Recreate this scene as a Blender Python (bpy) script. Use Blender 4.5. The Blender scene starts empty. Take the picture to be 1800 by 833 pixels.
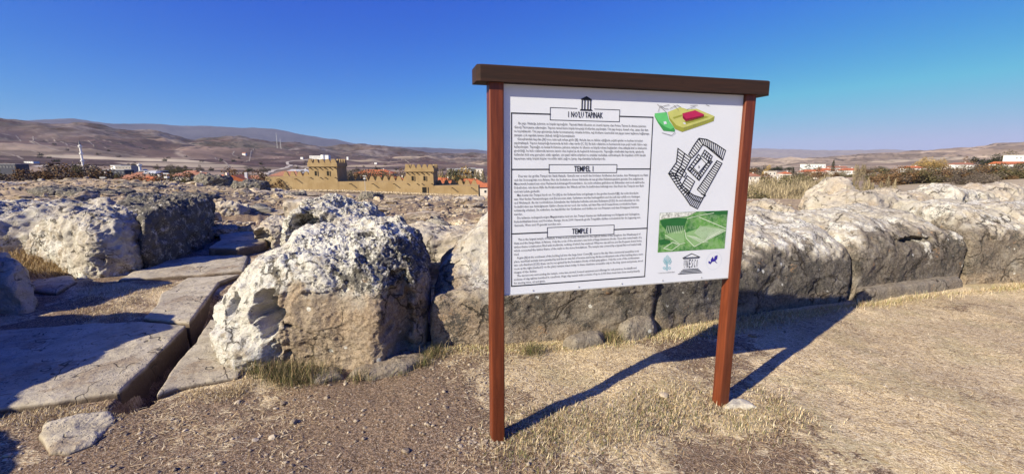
import bpy, math, random
import numpy as np
from mathutils import Vector, Matrix

S = bpy.context.scene
C = S.collection
random.seed(4)
rng = np.random.default_rng(7)
R = math.radians

# ------------------------------------------------------------------ camera
FPX, CXP, CYP = 760.0, 900.0, 416.5          # focal length and centre in photo pixels
PITCH = math.atan((416.5 - 288) / FPX)
EYE = 1.55
cam_d = bpy.data.cameras.new('camera')
cam_d.sensor_width = 36
cam_d.lens = FPX / 1800 * 36
cam_d.clip_start = .05
cam_d.clip_end = 60000
cam = bpy.data.objects.new('camera', cam_d)
cam.location = (0, 0, EYE)
cam.rotation_euler = (R(90) - PITCH, R(0.0), 0)
C.objects.link(cam)
S.camera = cam

# ------------------------------------------------------------------ light
SUN_AZ, SUN_EL = R(51 + 180), R(30.3)        # the sun stands behind the camera, to its left (azimuth clockwise from +Y)
W = bpy.data.worlds.new('World'); S.world = W; W.use_nodes = True
wn = W.node_tree.nodes; wl = W.node_tree.links
bg = wn['Background']
sky = wn.new('ShaderNodeTexSky'); sky.sky_type = 'NISHITA'; sky.sun_disc = False
sky.sun_elevation = SUN_EL; sky.sun_rotation = SUN_AZ
sky.altitude = 900; sky.air_density = 1.0; sky.dust_density = 1.3; sky.ozone_density = 4.0
# a very clear autumn sky: deeper overhead and milky low down, by one curve per colour channel; capped so no part outshines the horizon
ss = wn.new('ShaderNodeSeparateColor'); sc_ = wn.new('ShaderNodeCombineColor'); wl.new(sky.outputs[0], ss.inputs[0])
for i_, (pre_, ex_, am_, cap_) in enumerate(((.50, 2.5, .345, 5.2), (.80, 1.6, .56, 5.8), (1.12, .4, 4.1, 8.3))):
    a_ = wn.new('ShaderNodeMath'); a_.operation = 'MULTIPLY'; wl.new(ss.outputs[i_], a_.inputs[0]); a_.inputs[1].default_value = pre_
    b_ = wn.new('ShaderNodeMath'); b_.operation = 'POWER'; wl.new(a_.outputs[0], b_.inputs[0]); b_.inputs[1].default_value = ex_
    c_ = wn.new('ShaderNodeMath'); c_.operation = 'MULTIPLY'; wl.new(b_.outputs[0], c_.inputs[0]); c_.inputs[1].default_value = am_
    d_ = wn.new('ShaderNodeMath'); d_.operation = 'MINIMUM'; wl.new(c_.outputs[0], d_.inputs[0]); d_.inputs[1].default_value = cap_
    wl.new(d_.outputs[0], sc_.inputs[i_])
wl.new(sc_.outputs[0], bg.inputs[0]); bg.inputs[1].default_value = .05
sl = bpy.data.lights.new('sun', 'SUN'); sl.energy = 5.0; sl.angle = R(.5); sl.color = (1, .895, .68)
sun = bpy.data.objects.new('sun', sl); C.objects.link(sun)
sd = Vector((math.sin(SUN_AZ) * math.cos(SUN_EL), math.cos(SUN_AZ) * math.cos(SUN_EL), math.sin(SUN_EL)))
sun.rotation_euler = sd.to_track_quat('Z', 'Y').to_euler(); sun.location = (-20, -16, 30)
S.view_settings.view_transform = 'Standard'; S.view_settings.look = 'None'
S.view_settings.exposure = .82; S.view_settings.gamma = 1
S.cycles.volume_bounces = 0
S.cycles.max_bounces = 5; S.cycles.diffuse_bounces = 2

# ------------------------------------------------------------------ helpers
CP, SP = math.cos(PITCH), math.sin(PITCH)
def ray(px, py):
    x = (px - CXP) / FPX; y = (CYP - py) / FPX
    return np.array([x, CP + y * SP, -SP + y * CP])
def gp(px, py, z=0.0):                        # where the sight line of a photo pixel meets height z
    d = ray(px, py); t = (z - EYE) / d[2]
    return (d[0] * t, d[1] * t)
def at(px, py, Y):                            # the point on that sight line Y metres ahead
    d = ray(px, py); t = Y / d[1]
    return np.array([d[0] * t, Y, EYE + d[2] * t])

def tag(o, label=None, cat=None, group=None, kind=None):
    if label: o['label'] = label
    if cat: o['category'] = cat
    if group: o['group'] = group
    if kind: o['kind'] = kind
    return o
def empty(name, loc, label, cat, group=None, rz=0):
    o = bpy.data.objects.new(name, None); C.objects.link(o)
    o.location = loc; o.rotation_euler = (0, 0, rz); o.empty_display_size = .2
    return tag(o, label, cat, group)
def link(name, me, parent=None, loc=None, rot=None):
    o = bpy.data.objects.new(name, me); C.objects.link(o)
    if parent: o.parent = parent
    if loc is not None: o.location = loc
    if rot is not None: o.rotation_euler = rot
    return o
def kids(o): return list(o.children)
def copy_tree(o, parent=None):
    c = o.copy(); C.objects.link(c)
    if parent: c.parent = parent
    for ch in kids(o): copy_tree(ch, c)
    return c

class MB:                                     # collects faces, links them as one mesh
    def __init__(s): s.v = []; s.f = []
    def poly(s, pts):
        n = len(s.v); s.v += [tuple(map(float, p)) for p in pts]; s.f.append(tuple(range(n, n + len(pts))))
    def box(s, x0, x1, y0, y1, z0, z1, M=None):
        p = [(x, y, z) for x in (x0, x1) for y in (y0, y1) for z in (z0, z1)]
        if M is not None: p = [tuple(M @ Vector(q)) for q in p]
        n = len(s.v); s.v += p
        for f in ((0, 1, 3, 2), (4, 6, 7, 5), (0, 4, 5, 1), (2, 3, 7, 6), (0, 2, 6, 4), (1, 5, 7, 3)):
            s.f.append(tuple(n + i for i in f))
    def prism(s, pts, y0, y1):                # outline in xz, extruded along y
        n = len(pts); b = len(s.v)
        s.v += [(x, y0, z) for x, z in pts] + [(x, y1, z) for x, z in pts]
        s.f.append(tuple(b + i for i in range(n))); s.f.append(tuple(b + n + i for i in reversed(range(n))))
        for i in range(n):
            j = (i + 1) % n; s.f.append((b + i, b + n + i, b + n + j, b + j))
    def tube(s, a, b, r0, r1, n=6):
        a = Vector(a); b = Vector(b); d = (b - a).normalized()
        u = d.orthogonal().normalized(); w = d.cross(u); k = len(s.v)
        for q, r in ((a, r0), (b, r1)):
            for i in range(n):
                t = i / n * 2 * math.pi; s.v.append(tuple(q + u * (r * math.cos(t)) + w * (r * math.sin(t))))
        for i in range(n):
            j = (i + 1) % n; s.f.append((k + i, k + j, k + n + j, k + n + i))
        s.f.append(tuple(k + i for i in reversed(range(n)))); s.f.append(tuple(k + n + i for i in range(n)))
    def mesh(s, name, mat):
        me = bpy.data.meshes.new(name); me.from_pydata(s.v, [], s.f)
        if mat: me.materials.append(mat)
        me.update(); return me
    def build(s, name, mat, parent=None, loc=None, rot=None):
        return link(name, s.mesh(name, mat), parent, loc, rot)

def fast_mesh(name, v, f, mat, smooth=True, cols=None):
    """v (n,3), f (m,3 or 4) arrays"""
    me = bpy.data.meshes.new(name); v = np.asarray(v, np.float32); f = np.asarray(f, np.int32)
    k = f.shape[1]
    me.vertices.add(len(v)); me.vertices.foreach_set('co', v.ravel())
    me.loops.add(f.size); me.loops.foreach_set('vertex_index', f.ravel())
    me.polygons.add(len(f)); me.polygons.foreach_set('loop_start', np.arange(0, f.size, k, dtype=np.int32))
    me.polygons.foreach_set('use_smooth', np.full(len(f), smooth))
    me.update(calc_edges=True); me.validate()
    if mat: me.materials.append(mat)
    if cols is not None:
        a = me.color_attributes.new('m', 'FLOAT_COLOR', 'POINT')
        c = np.ones((len(v), 4), np.float32); c[:, :cols.shape[1]] = cols
        a.data.foreach_set('color', c.ravel())
    return me

# ------------------------------------------------------------------ numpy noise
_t = np.random.default_rng(11)
PERM = _t.permutation(4096).astype(np.int64)
GR = _t.normal(size=(4096, 3)); GR /= np.linalg.norm(GR, axis=1)[:, None]; GR = GR.astype(np.float32)
UV = _t.random(size=(4096, 4)).astype(np.float32)
def hsh(i, j, k): return PERM[(PERM[(PERM[i & 4095] + j) & 4095] + k) & 4095]
def noise3(p):
    p = np.asarray(p, np.float64); i = np.floor(p).astype(np.int64); f = (p - i).astype(np.float32)
    u = f * f * f * (f * (f * 6 - 15) + 10); out = 0
    for a in (0, 1):
        wa = u[:, 0] if a else 1 - u[:, 0]
        for b in (0, 1):
            wb = u[:, 1] if b else 1 - u[:, 1]
            for c in (0, 1):
                wc = u[:, 2] if c else 1 - u[:, 2]
                g = GR[hsh(i[:, 0] + a, i[:, 1] + b, i[:, 2] + c)]
                d = g[:, 0] * (f[:, 0] - a) + g[:, 1] * (f[:, 1] - b) + g[:, 2] * (f[:, 2] - c)
                out = out + wa * wb * wc * d
    return out * 1.6
def noise2(x, y):
    i = np.floor(x).astype(np.int64); j = np.floor(y).astype(np.int64); fx = x - i; fy = y - j
    u = fx * fx * fx * (fx * (fx * 6 - 15) + 10); v = fy * fy * fy * (fy * (fy * 6 - 15) + 10); out = 0
    for a in (0, 1):
        for b in (0, 1):
            g = GR[hsh(i + a, j + b, 0 * i + 7)]
            out = out + (u if a else 1 - u) * (v if b else 1 - v) * (g[..., 0] * (fx - a) + g[..., 1] * (fy - b))
    return out * 1.8
def fbm2(x, y, o=4, g=.5):
    s = 0; a = 1
    for k in range(o): s = s + a * noise2(x * 2**k + 13.7 * k, y * 2**k + 5.1 * k); a *= g
    return s
def fbm3(p, o=4, g=.5, ridge=False):
    s = 0; a = 1
    for k in range(o):
        n = noise3(p * 2.03**k + 17.3 * k)
        if ridge: n = .5 - np.abs(n) * 1.6
        s = s + a * n; a *= g
    return s
def worley3(p):
    i = np.floor(p).astype(np.int64); best = np.full(len(p), 9.); sec = best.copy()
    for a in (-1, 0, 1):
        for b in (-1, 0, 1):
            for c in (-1, 0, 1):
                q = i + np.array([a, b, c]); h = hsh(q[:, 0], q[:, 1], q[:, 2])
                d = np.sqrt((((q + UV[h, :3]) - p) ** 2).sum(1))
                sec = np.minimum(sec, np.maximum(best, d)); best = np.minimum(best, d)
    return best, sec
def worley2(x, y):
    i = np.floor(x).astype(np.int64); j = np.floor(y).astype(np.int64)
    best = np.full(x.shape, 9.); sec = best.copy(); idn = np.zeros(x.shape, np.int64)
    for a in (-1, 0, 1):
        for b in (-1, 0, 1):
            h = hsh(i + a, j + b, 0 * i + 3)
            d = np.hypot(i + a + UV[h, 0] - x, j + b + UV[h, 1] - y)
            m = d < best; sec = np.where(m, best, np.minimum(sec, d)); idn = np.where(m, h, idn); best = np.where(m, d, best)
    return best, sec, UV[idn, 2]
def sstep(a, b, x): t = np.clip((x - a) / (b - a), 0, 1); return t * t * (3 - 2 * t)

# ------------------------------------------------------------------ materials
class NT:
    def __init__(s, name, rough=.9, spec=.25):
        s.m = bpy.data.materials.new(name); s.m.use_nodes = True; s.t = s.m.node_tree; s.n = s.t.nodes
        s.b = s.n['Principled BSDF']; s.b.inputs['Roughness'].default_value = rough
        s.b.inputs['Specular IOR Level'].default_value = spec
    def L(s, a, b): s.t.links.new(a, b)
    def new(s, k, **kw):
        n = s.n.new(k)
        for a, v in kw.items(): setattr(n, a, v)
        return n
    def obj(s): 
        if not hasattr(s, '_o'): s._o = s.new('ShaderNodeTexCoord').outputs['Object']
        return s._o
    def geo(s):
        if not hasattr(s, '_g'): s._g = s.new('ShaderNodeNewGeometry')
        return s._g
    def noise(s, scale, detail=4, rough=.6, vec=None, dist=0):
        n = s.new('ShaderNodeTexNoise'); n.inputs['Scale'].default_value = scale; n.inputs['Detail'].default_value = detail
        n.inputs['Roughness'].default_value = rough; n.inputs['Distortion'].default_value = dist
        s.L(vec or s.obj(), n.inputs['Vector']); return n.outputs['Fac']
    def vor(s, scale, feature='F1', vec=None, out='Distance'):
        n = s.new('ShaderNodeTexVoronoi'); n.inputs['Scale'].default_value = scale; n.feature = feature
        s.L(vec or s.obj(), n.inputs['Vector']); return n.outputs[out]
    def val(s, i, x):
        if isinstance(x, (int, float)): i.default_value = x
        else: s.L(x, i)
    def math(s, op, a, b=0.0, clamp=False):
        n = s.new('ShaderNodeMath', operation=op); n.use_clamp = clamp; s.val(n.inputs[0], a); s.val(n.inputs[1], b); return n.outputs[0]
    def ramp(s, x, lo, hi, a=0.0, b=1.0):
        n = s.new('ShaderNodeMapRange', interpolation_type='SMOOTHSTEP'); s.val(n.inputs[0], x)
        for i, q in enumerate((lo, hi, a, b)): s.val(n.inputs[i + 1], q)
        return n.outputs[0]
    def mix(s, f, a, b, blend='MIX'):
        n = s.new('ShaderNodeMix', data_type='RGBA'); n.blend_type = blend; s.val(n.inputs[0], f)
        for i, c in ((6, a), (7, b)):
            if isinstance(c, tuple): n.inputs[i].default_value = (*c[:3], 1)
            else: s.L(c, n.inputs[i])
        return n.outputs[2]
    def attr(s, name='m'):
        a = s.new('ShaderNodeVertexColor'); a.layer_name = name; sp = s.new('ShaderNodeSeparateColor'); s.L(a.outputs[0], sp.inputs[0])
        return a.outputs[0], sp.outputs
    def hsvar(s, col, amt):                   # value varies a little from object to object
        oi = s.new('ShaderNodeObjectInfo'); return s.mix(1.0, col, s.vgrey(s.ramp(oi.outputs['Random'], 0, 1, 1 - amt, 1 + amt)), 'MULTIPLY')
    def vgrey(s, v):
        n = s.new('ShaderNodeCombineColor'); [s.L(v, n.inputs[i]) for i in range(3)]; return n.outputs[0]
    def color(s, c):
        if isinstance(c, tuple): s.b.inputs['Base Color'].default_value = (*c[:3], 1)
        else: s.L(c, s.b.inputs['Base Color'])
    def bump(s, h, strength=.5, dist=.02, prev=None):
        n = s.new('ShaderNodeBump'); n.inputs['Strength'].default_value = strength; n.inputs['Distance'].default_value = dist
        s.L(h, n.inputs['Height'])
        if prev is not None: s.L(prev, n.inputs['Normal'])
        s.L(n.outputs[0], s.b.inputs['Normal']); return n.outputs[0]

def plain(name, col, rough=.8, var=.12, scale=8, bump=0, spec=.3):
    t = NT(name, rough, spec); n = t.noise(scale, 5)
    t.color(t.mix(1.0, (*col,), t.vgrey(t.ramp(n, .3, .7, 1 - var, 1 + var)), 'MULTIPLY'))
    if bump: t.bump(t.noise(scale * 6, 4), .5, bump)
    return t.m

def rock_material():
    t = NT('weathered_limestone', .92, .12)
    c, sp = t.attr(); w, d, o = sp[0], sp[1], sp[2]; g_ = t.new('ShaderNodeVertexColor'); g_.layer_name = 'm'; grey = g_.outputs['Alpha']
    big = t.noise(1.7, 4); mid = t.noise(8, 6, .65); fine = t.noise(38, 5, .65); vf = t.noise(120, 3, .7); sm = t.noise(3.5, 5, .6)
    cream = t.mix(t.ramp(mid, .35, .65), (.39, .345, .28), (.55, .51, .44))
    cream = t.mix(t.ramp(sm, .45, .62, 0, .6), cream, (.43, .41, .37))
    cut = t.mix(t.ramp(fine, .35, .65), (.27, .20, .135), (.48, .375, .27)); cut = t.mix(t.ramp(sm, .4, .62, 0, .6), cut, (.40, .335, .26))
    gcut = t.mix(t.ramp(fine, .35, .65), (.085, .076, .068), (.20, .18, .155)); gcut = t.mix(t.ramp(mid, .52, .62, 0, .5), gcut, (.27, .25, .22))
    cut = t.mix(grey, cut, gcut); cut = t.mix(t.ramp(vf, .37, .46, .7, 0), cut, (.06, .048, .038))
    base = t.mix(o, cream, cut)
    # pale lichen in patches where the first channel is high
    ln = t.math('ADD', t.math('MULTIPLY', mid, .45), t.math('ADD', t.math('MULTIPLY', fine, .3), t.math('MULTIPLY', sm, .25)))
    lw = t.ramp(ln, t.math('SUBTRACT', .64, t.math('MULTIPLY', w, .24)), t.math('SUBTRACT', .74, t.math('MULTIPLY', w, .24)))
    pale = t.mix(t.ramp(vf, .35, .65), (.56, .55, .50), (.76, .745, .70)); pale = t.mix(t.ramp(big, .42, .6, 0, .6), pale, (.58, .54, .46))
    col = t.mix(t.math('MULTIPLY', lw, .92), base, pale)
    # black crust in specks where the second channel is high
    sn = t.noise(60, 4, .7); dn = t.math('ADD', t.math('MULTIPLY', sn, .45), t.math('ADD', t.math('MULTIPLY', t.noise(17, 5, .7), .35), t.math('MULTIPLY', sm, .2)))
    ld = t.ramp(dn, t.math('SUBTRACT', .655, t.math('MULTIPLY', d, .21)), t.math('SUBTRACT', .685, t.math('MULTIPLY', d, .21)))
    ld2 = t.math('MULTIPLY', t.ramp(t.vor(26, 'F1'), .16, .26, 1, 0), t.ramp(t.noise(9, 3), .48, .58)); ld2 = t.math('MULTIPLY', ld2, t.ramp(d, .1, .5, 0, .8))
    col = t.mix(t.math('MULTIPLY', t.math('MAXIMUM', ld, ld2), .9), col, t.mix(vf, (.03, .029, .027), (.15, .14, .125)))
    sp_ = t.ramp(t.vor(6), .09, .13, 1, 0); sel = t.ramp(t.noise(4, 2), .54, .58)
    col = t.mix(t.math('MULTIPLY', sp_, t.math('MULTIPLY', sel, .85)), col, (.68, .68, .64))
    rs = t.math('MULTIPLY', t.ramp(t.noise(6, 3), .62, .68), t.ramp(fine, .5, .6)); col = t.mix(t.math('MULTIPLY', rs, .5), col, (.36, .19, .08))
    # fractures: thin broken lines that also sink into the surface
    nz_ = t.new('ShaderNodeTexNoise'); nz_.inputs['Scale'].default_value = 3.5; nz_.inputs['Detail'].default_value = 5; t.L(t.obj(), nz_.inputs['Vector'])
    sc_ = t.new('ShaderNodeVectorMath', operation='SCALE'); t.L(nz_.outputs['Color'], sc_.inputs[0]); sc_.inputs['Scale'].default_value = .55
    ad_ = t.new('ShaderNodeVectorMath', operation='ADD'); t.L(t.obj(), ad_.inputs[0]); t.L(sc_.outputs[0], ad_.inputs[1])
    ck = t.math('MULTIPLY', t.ramp(t.vor(1.5, 'DISTANCE_TO_EDGE', ad_.outputs[0]), .004, .022, 1, 0), t.ramp(t.noise(2.6, 3), .47, .56))
    ck2 = t.math('MULTIPLY', t.ramp(t.vor(5.5, 'DISTANCE_TO_EDGE', ad_.outputs[0]), .01, .05, 1, 0), t.ramp(t.noise(3.3, 3, .6, ad_.outputs[0]), .55, .62)); ck = t.math('MAXIMUM', ck, t.math('MULTIPLY', ck2, .7))
    col = t.mix(t.math('MULTIPLY', ck, .8), col, (.05, .042, .034))
    t.color(t.hsvar(col, .06))
    p = t.bump(t.math('SUBTRACT', 1.0, ck), .8, .03); p = t.bump(t.noise(16, 9, .8), .9, .035, p)
    p = t.bump(t.ramp(t.vor(34), .0, .45), .5, .01, p)
    t.bump(vf, .6, .006, p)
    return t.m
M_ROCK = rock_material()

def slab_material():
    t = NT('worn_paving_stone', .9, .2)
    mid = t.noise(5, 6, .65); fine = t.noise(45, 6, .7); vf = t.noise(160, 3)
    c = t.mix(t.ramp(mid, .35, .65), (.345, .30, .225), (.47, .42, .33))
    c = t.mix(t.ramp(fine, .58, .68, 0, .6), c, (.20, .165, .13)); c = t.mix(t.ramp(vf, .6, .7, 0, .45), c, (.6, .55, .47))
    c = t.mix(t.ramp(t.noise(1.3, 5), .52, .62, 0, .5), c, (.30, .25, .19))
    _, s_ = t.attr(); c = t.mix(s_[2], c, t.mix(fine, (.06, .045, .032), (.17, .125, .09)))    # earth on the buried sides, painted dark to stand in for channel shade
    c = t.mix(t.ramp(t.noise(2.3, 7, .7), .55, .63, 0, .7), c, (.25, .19, .13)); c = t.mix(t.ramp(t.noise(14, 5, .7), .60, .66, 0, .6), c, (.12, .10, .08))
    pit_ = t.math('MULTIPLY', t.ramp(t.vor(30), .10, .22, 1, 0), t.ramp(t.noise(6, 4), .48, .56)); c = t.mix(t.math('MULTIPLY', pit_, .75), c, (.09, .075, .058))
    nz_ = t.new('ShaderNodeTexNoise'); nz_.inputs['Scale'].default_value = 3; t.L(t.obj(), nz_.inputs['Vector']); ad_ = t.new('ShaderNodeVectorMath', operation='ADD'); t.L(t.obj(), ad_.inputs[0]); t.L(nz_.outputs['Color'], ad_.inputs[1])
    ck = t.math('MULTIPLY', t.ramp(t.vor(1.3, 'DISTANCE_TO_EDGE', ad_.outputs[0]), .003, .012, 1, 0), t.ramp(t.noise(2, 3), .5, .56)); c = t.mix(t.math('MULTIPLY', ck, .8), c, (.06, .05, .038))
    t.color(c); p = t.bump(t.math('SUBTRACT', 1.0, t.math('MAXIMUM', pit_, ck)), .8, .012); p = t.bump(t.noise(30, 6, .7), .7, .012, p); t.bump(vf, .6, .004, p)
    return t.m
M_SLAB = slab_material()

def ground_material():
    t = NT('dry_earth_and_fields', .95, .1)
    c, sp = t.attr()                          # rgb: the colour of the land by zone, haze painted in on the right ridge
    pos = t.geo().outputs['Position']
    sx = t.new('ShaderNodeSeparateXYZ'); t.L(pos, sx.inputs[0])
    ln = t.new('ShaderNodeVectorMath', operation='LENGTH'); t.L(pos, ln.inputs[0])
    r = ln.outputs['Value']
    near = t.ramp(r, 14, 28, 1, 0)
    n1 = t.noise(1.1, 5, .6, pos); n2 = t.noise(7, 6, .7, pos); n3 = t.noise(48, 5, .7, pos); n4 = t.noise(170, 3, .7, pos)
    # straw litter over brown soil, close by
    mp = t.new('ShaderNodeMapping'); mp.inputs['Rotation'].default_value = (0, 0, .5); mp.inputs['Scale'].default_value = (1, 4.5, 1); t.L(pos, mp.inputs[0])
    st = t.noise(26, 5, .75, mp.outputs[0])
    soil = t.mix(t.ramp(n3, .43, .58), (.085, .054, .033), (.28, .19, .118))
    soil = t.mix(t.ramp(n4, .54, .62, 0, .9), soil, (.60, .52, .42)); soil = t.mix(t.ramp(t.noise(75, 4, .7, pos), .55, .62, 0, .75), soil, (.06, .04, .028))
    straw = t.mix(t.ramp(n4, .43, .57), (.36, .262, .148), (.78, .64, .41)); straw = t.mix(t.ramp(st, .5, .57, 0, .7), straw, (.82, .72, .51)); straw = t.mix(t.ramp(n3, .53, .6, 0, .75), straw, (.27, .185, .115))
    nb = t.noise(3.2, 8, .75, pos); straw = t.mix(t.ramp(t.noise(1.9, 6, .7, pos), .5, .6, 0, .45), straw, (.34, .30, .17))
    f = t.ramp(t.math('ADD', t.math('ADD', t.math('MULTIPLY', st, .3), t.math('MULTIPLY', n2, .3)), t.math('MULTIPLY', nb, .4)), t.math('SUBTRACT', .62, t.math('MULTIPLY', sp[0], .26)), t.math('SUBTRACT', .67, t.math('MULTIPLY', sp[0], .26)))
    nearc = t.mix(f, soil, straw)
    nearc = t.mix(t.ramp(n1, .35, .65, 0, .25), nearc, (.22, .15, .095))
    # far land: painted colour with mottling that scales with distance
    m1 = t.noise(.012, 6, .65, pos); m2 = t.noise(.35, 6, .7, pos); m3 = t.noise(2.2, 5, .75, pos)
    fr = t.mix(1.0, c, t.vgrey(t.ramp(m1, .3, .7, .8, 1.2)), 'MULTIPLY')
    scrub = t.math('MULTIPLY', t.ramp(t.noise(.035, 4, .7, pos), .53, .58), t.ramp(t.noise(.0028, 4, .6, pos), .44, .56)); scrub = t.math('MULTIPLY', scrub, t.math('MULTIPLY', t.ramp(r, 1500, 2300), t.ramp(r, 5000, 6500, 1, 0)))
    fr = t.mix(t.math('MULTIPLY', scrub, .85), fr, (.03, .028, .02))
    rk = t.math('MULTIPLY', t.ramp(t.noise(.05, 4, .7, pos), .60, .65), t.math('MULTIPLY', t.ramp(r, 1800, 2600), t.ramp(r, 5000, 6500, 1, 0))); fr = t.mix(t.math('MULTIPLY', rk, .5), fr, (.26, .22, .18))
    mid_ = t.ramp(r, 150, 500, 1, 0)
    fr = t.mix(mid_, fr, t.mix(1.0, fr, t.vgrey(t.ramp(t.math('ADD', t.math('MULTIPLY', m2, .4), t.math('MULTIPLY', m3, .6)), .36, .64, .62, 1.4)), 'MULTIPLY'))
    t.color(t.mix(near, fr, nearc))
    p = t.bump(t.math('ADD', n2, t.math('MULTIPLY', n3, .5)), 1.0, .02)
    t.bump(n4, .6, .004, p)
    return t.m
M_GROUND = ground_material()

def wood(name, a, b, rough=.45, grain=(1, 1, .06)):
    t = NT(name, rough, .45)
    mp = t.new('ShaderNodeMapping'); mp.inputs['Scale'].default_value = grain; t.L(t.obj(), mp.inputs[0])
    g = t.noise(55, 5, .6, mp.outputs[0], .6); k = t.noise(9, 3, .6, mp.outputs[0])
    c = t.mix(t.ramp(g, .3, .7), a, b); c = t.mix(t.ramp(k, .45, .7, 0, .5), c, tuple(x * .55 for x in a))
    v = t.vor(3.2); c = t.mix(t.ramp(v, .035, .06, .85, 0), c, (.02, .006, .004))
    t.color(c); t.bump(g, .25, .003); return t.m
M_POST = wood('red_brown_varnished_wood', (.095, .020, .007), (.17, .039, .013))
M_BEAM = wood('dark_brown_varnished_wood', (.017, .0065, .004), (.036, .013, .007), .85, (.06, 1, 1))
M_BOARD = plain('white_laminate', (.67, .71, .79), .35, .02, 3, 0, .5)
M_INK = plain('dark_print', (.012, .014, .022), .5, .1)
M_INKS = plain('grey_text_print', (.13, .135, .16), .5, .1)
# ------------------------------------------------------------------ terrain
def col(points): return np.array(points, float)
RIDGE = col([(-900, -60), (-300, -78), (0, -83), (100, -73), (160, -70), (214, -60), (277, -55), (323, -49), (348, -43), (365, -46), (428, -50), (455, -46), (493, -38), (531, -33), (581, -30), (632, -31), (695, -25), (745, -21), (783, -16), (853, -14), (1000, -10), (1200, -6), (1323, -6), (1400, -8), (1480, -14), (1540, -19), (1631, -23), (1703, -25), (1800, -34), (2300, -45)])
FAR = col([(-900, -60), (-200, -75), (0, -72), (60, -77), (141, -79.5), (176, -73), (207, -70), (260, -70), (328, -66), (378, -67), (449, -62), (493, -57), (531, -50), (594, -42), (632, -33), (665, -27), (700, -27), (745, -30), (800, -26), (853, -22), (950, -18), (1200, -22), (1323, -26), (1395, -27), (1473, -24.5), (1559, -22.5), (1650, -20), (1800, -15), (2500, -10)])
CX = np.array([-700, 0, 200, 400, 600, 800, 1000, 1200, 1400, 1600, 1800, 2500.])
TAB = [  # distance, then how far below the horizon (photo px) the land lies in each column
    (100, [33, 33, 33, 42, 52, 57, 60, 60, 62, 56, 52, 50]),
    (160, [50, 52, 52, 50, 50, 57, 60, 62, 63, 50, 44, 40]),
    (300, [38, 38, 36, 32, 40, 46, 50, 52, 52, 34, 25, 22]),
    (600, [20, 22, 20, 20, 26, 28, 30, 26, 21, 13, 9, 8]),
    (1000, [5, 5, 6, 8, 9, 14, 16, 16, 12, 8, 4, 2]),
    (1500, [-12, -12, -8, -2, 2, 8, 10, 10, 5, 3, 1, 0]),
    (2500, [-45, -47, -38, -27, -11, -1, 4, 4, -1, -5, -9, -10])]
ZN = [(0, [0] * 12), (9, [0] * 12), (25, [.1, .1, .1, -.15, -.5, -.6, -.5, -.5, -.5, -.5, -.4, -.3]),
      (60, [-.1, -.1, -.1, -1.0, -2.9, -3.2, -3.6, -4, -4.2, -3.6, -3.2, -3])]
def dy2z(dy, Y): return EYE + Y * np.tan(np.arctan((CYP - 288 - dy) / FPX) - PITCH)
def terrain_z(X, Y):
    X = np.asarray(X, float); Y = np.asarray(Y, float)
    r = np.hypot(X, Y) + 1e-6; az = np.clip(np.arctan2(X, Y), -1.12, 1.12)
    px = 900 + FPX * np.tan(az) / CP; Yc = r * np.cos(az)
    rows = []
    for d, z in ZN: rows.append((d, np.interp(px, CX, z)))
    for d, t in TAB: rows.append((d, dy2z(np.interp(px, CX, t), d * np.cos(az))))
    rows.append((3500, dy2z(np.interp(px, RIDGE[:, 0], RIDGE[:, 1]), 3500 * np.cos(az))))
    rows.append((4300, dy2z(np.interp(px, RIDGE[:, 0], RIDGE[:, 1]) * .55 + 3, 4300 * np.cos(az))))
    rows.append((6500, dy2z(0 * px + 5, 6500 * np.cos(az))))
    rows.append((9000, dy2z(np.interp(px, FAR[:, 0], FAR[:, 1]) * .45 + 2, 9000 * np.cos(az))))
    rows.append((12000, dy2z(np.interp(px, FAR[:, 0], FAR[:, 1]), 12000 * np.cos(az))))
    rows.append((13500, dy2z(np.interp(px, FAR[:, 0], FAR[:, 1]) * .7, 13500 * np.cos(az))))
    rows.append((16500, dy2z(0 * px + 3, 16500 * np.cos(az))))
    z = rows[0][1] + 0 * r
    for (d0, z0), (d1, z1) in zip(rows, rows[1:]):
        if d0 < 1: t = np.clip(r / d1, 0, 1)
        else: t = np.clip(np.log(r / d0) / math.log(d1 / d0), 0, 1)
        if d0 >= 3000: t = t * t * (3 - 2 * t)
        z = np.where(r >= d0, z0 + (z1 - z0) * t, z)
    return z
CH_A, CH_B = np.array(gp(232, 712)), np.array(gp(392, 522))
def seg_dist(X, Y, A, B):
    d = B - A; t = np.clip(((X - A[0]) * d[0] + (Y - A[1]) * d[1]) / (d @ d), 0, 1)
    return np.hypot(X - A[0] - t * d[0], Y - A[1] - t * d[1])
def ground_z(X, Y):
    X = np.asarray(X, float); Y = np.asarray(Y, float); r = np.hypot(X, Y)
    z = terrain_z(X, Y)
    z = z + .022 * fbm2(X * 1.3, Y * 1.3, 4) * sstep(0, 3, r) 
    rub = sstep(7.5, 13, r) * (1 - sstep(85, 120, r))
    z = z + rub * (.17 * fbm2(X * .35 + 3, Y * .35, 5, .62) + .10 * sstep(.1, .3, fbm2(X * .55 + 8, Y * .55, 4, .6)))
    z = z - .34 * (1 - sstep(.06, .13, seg_dist(X, Y, CH_A, CH_B)))
    f = sstep(900, 2500, r)
    z = z + f * (18 * fbm2(X / 420, Y / 420, 5, .55) + 26 * (.4 - np.abs(fbm2(X / 520 + 4, Y / 520, 4, .5)))) * (1 - sstep(4500, 7000, r))
    z = z + sstep(7000, 11000, r) * 45 * (fbm2(X / 1500, Y / 1500, 6, .55))
    z = z + sstep(200, 500, r) * (1 - f) * 1.2 * fbm2(X / 90, Y / 90, 3)
    return z
def gz(x, y): return float(ground_z(np.array([x]), np.array([y]))[0])

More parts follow.
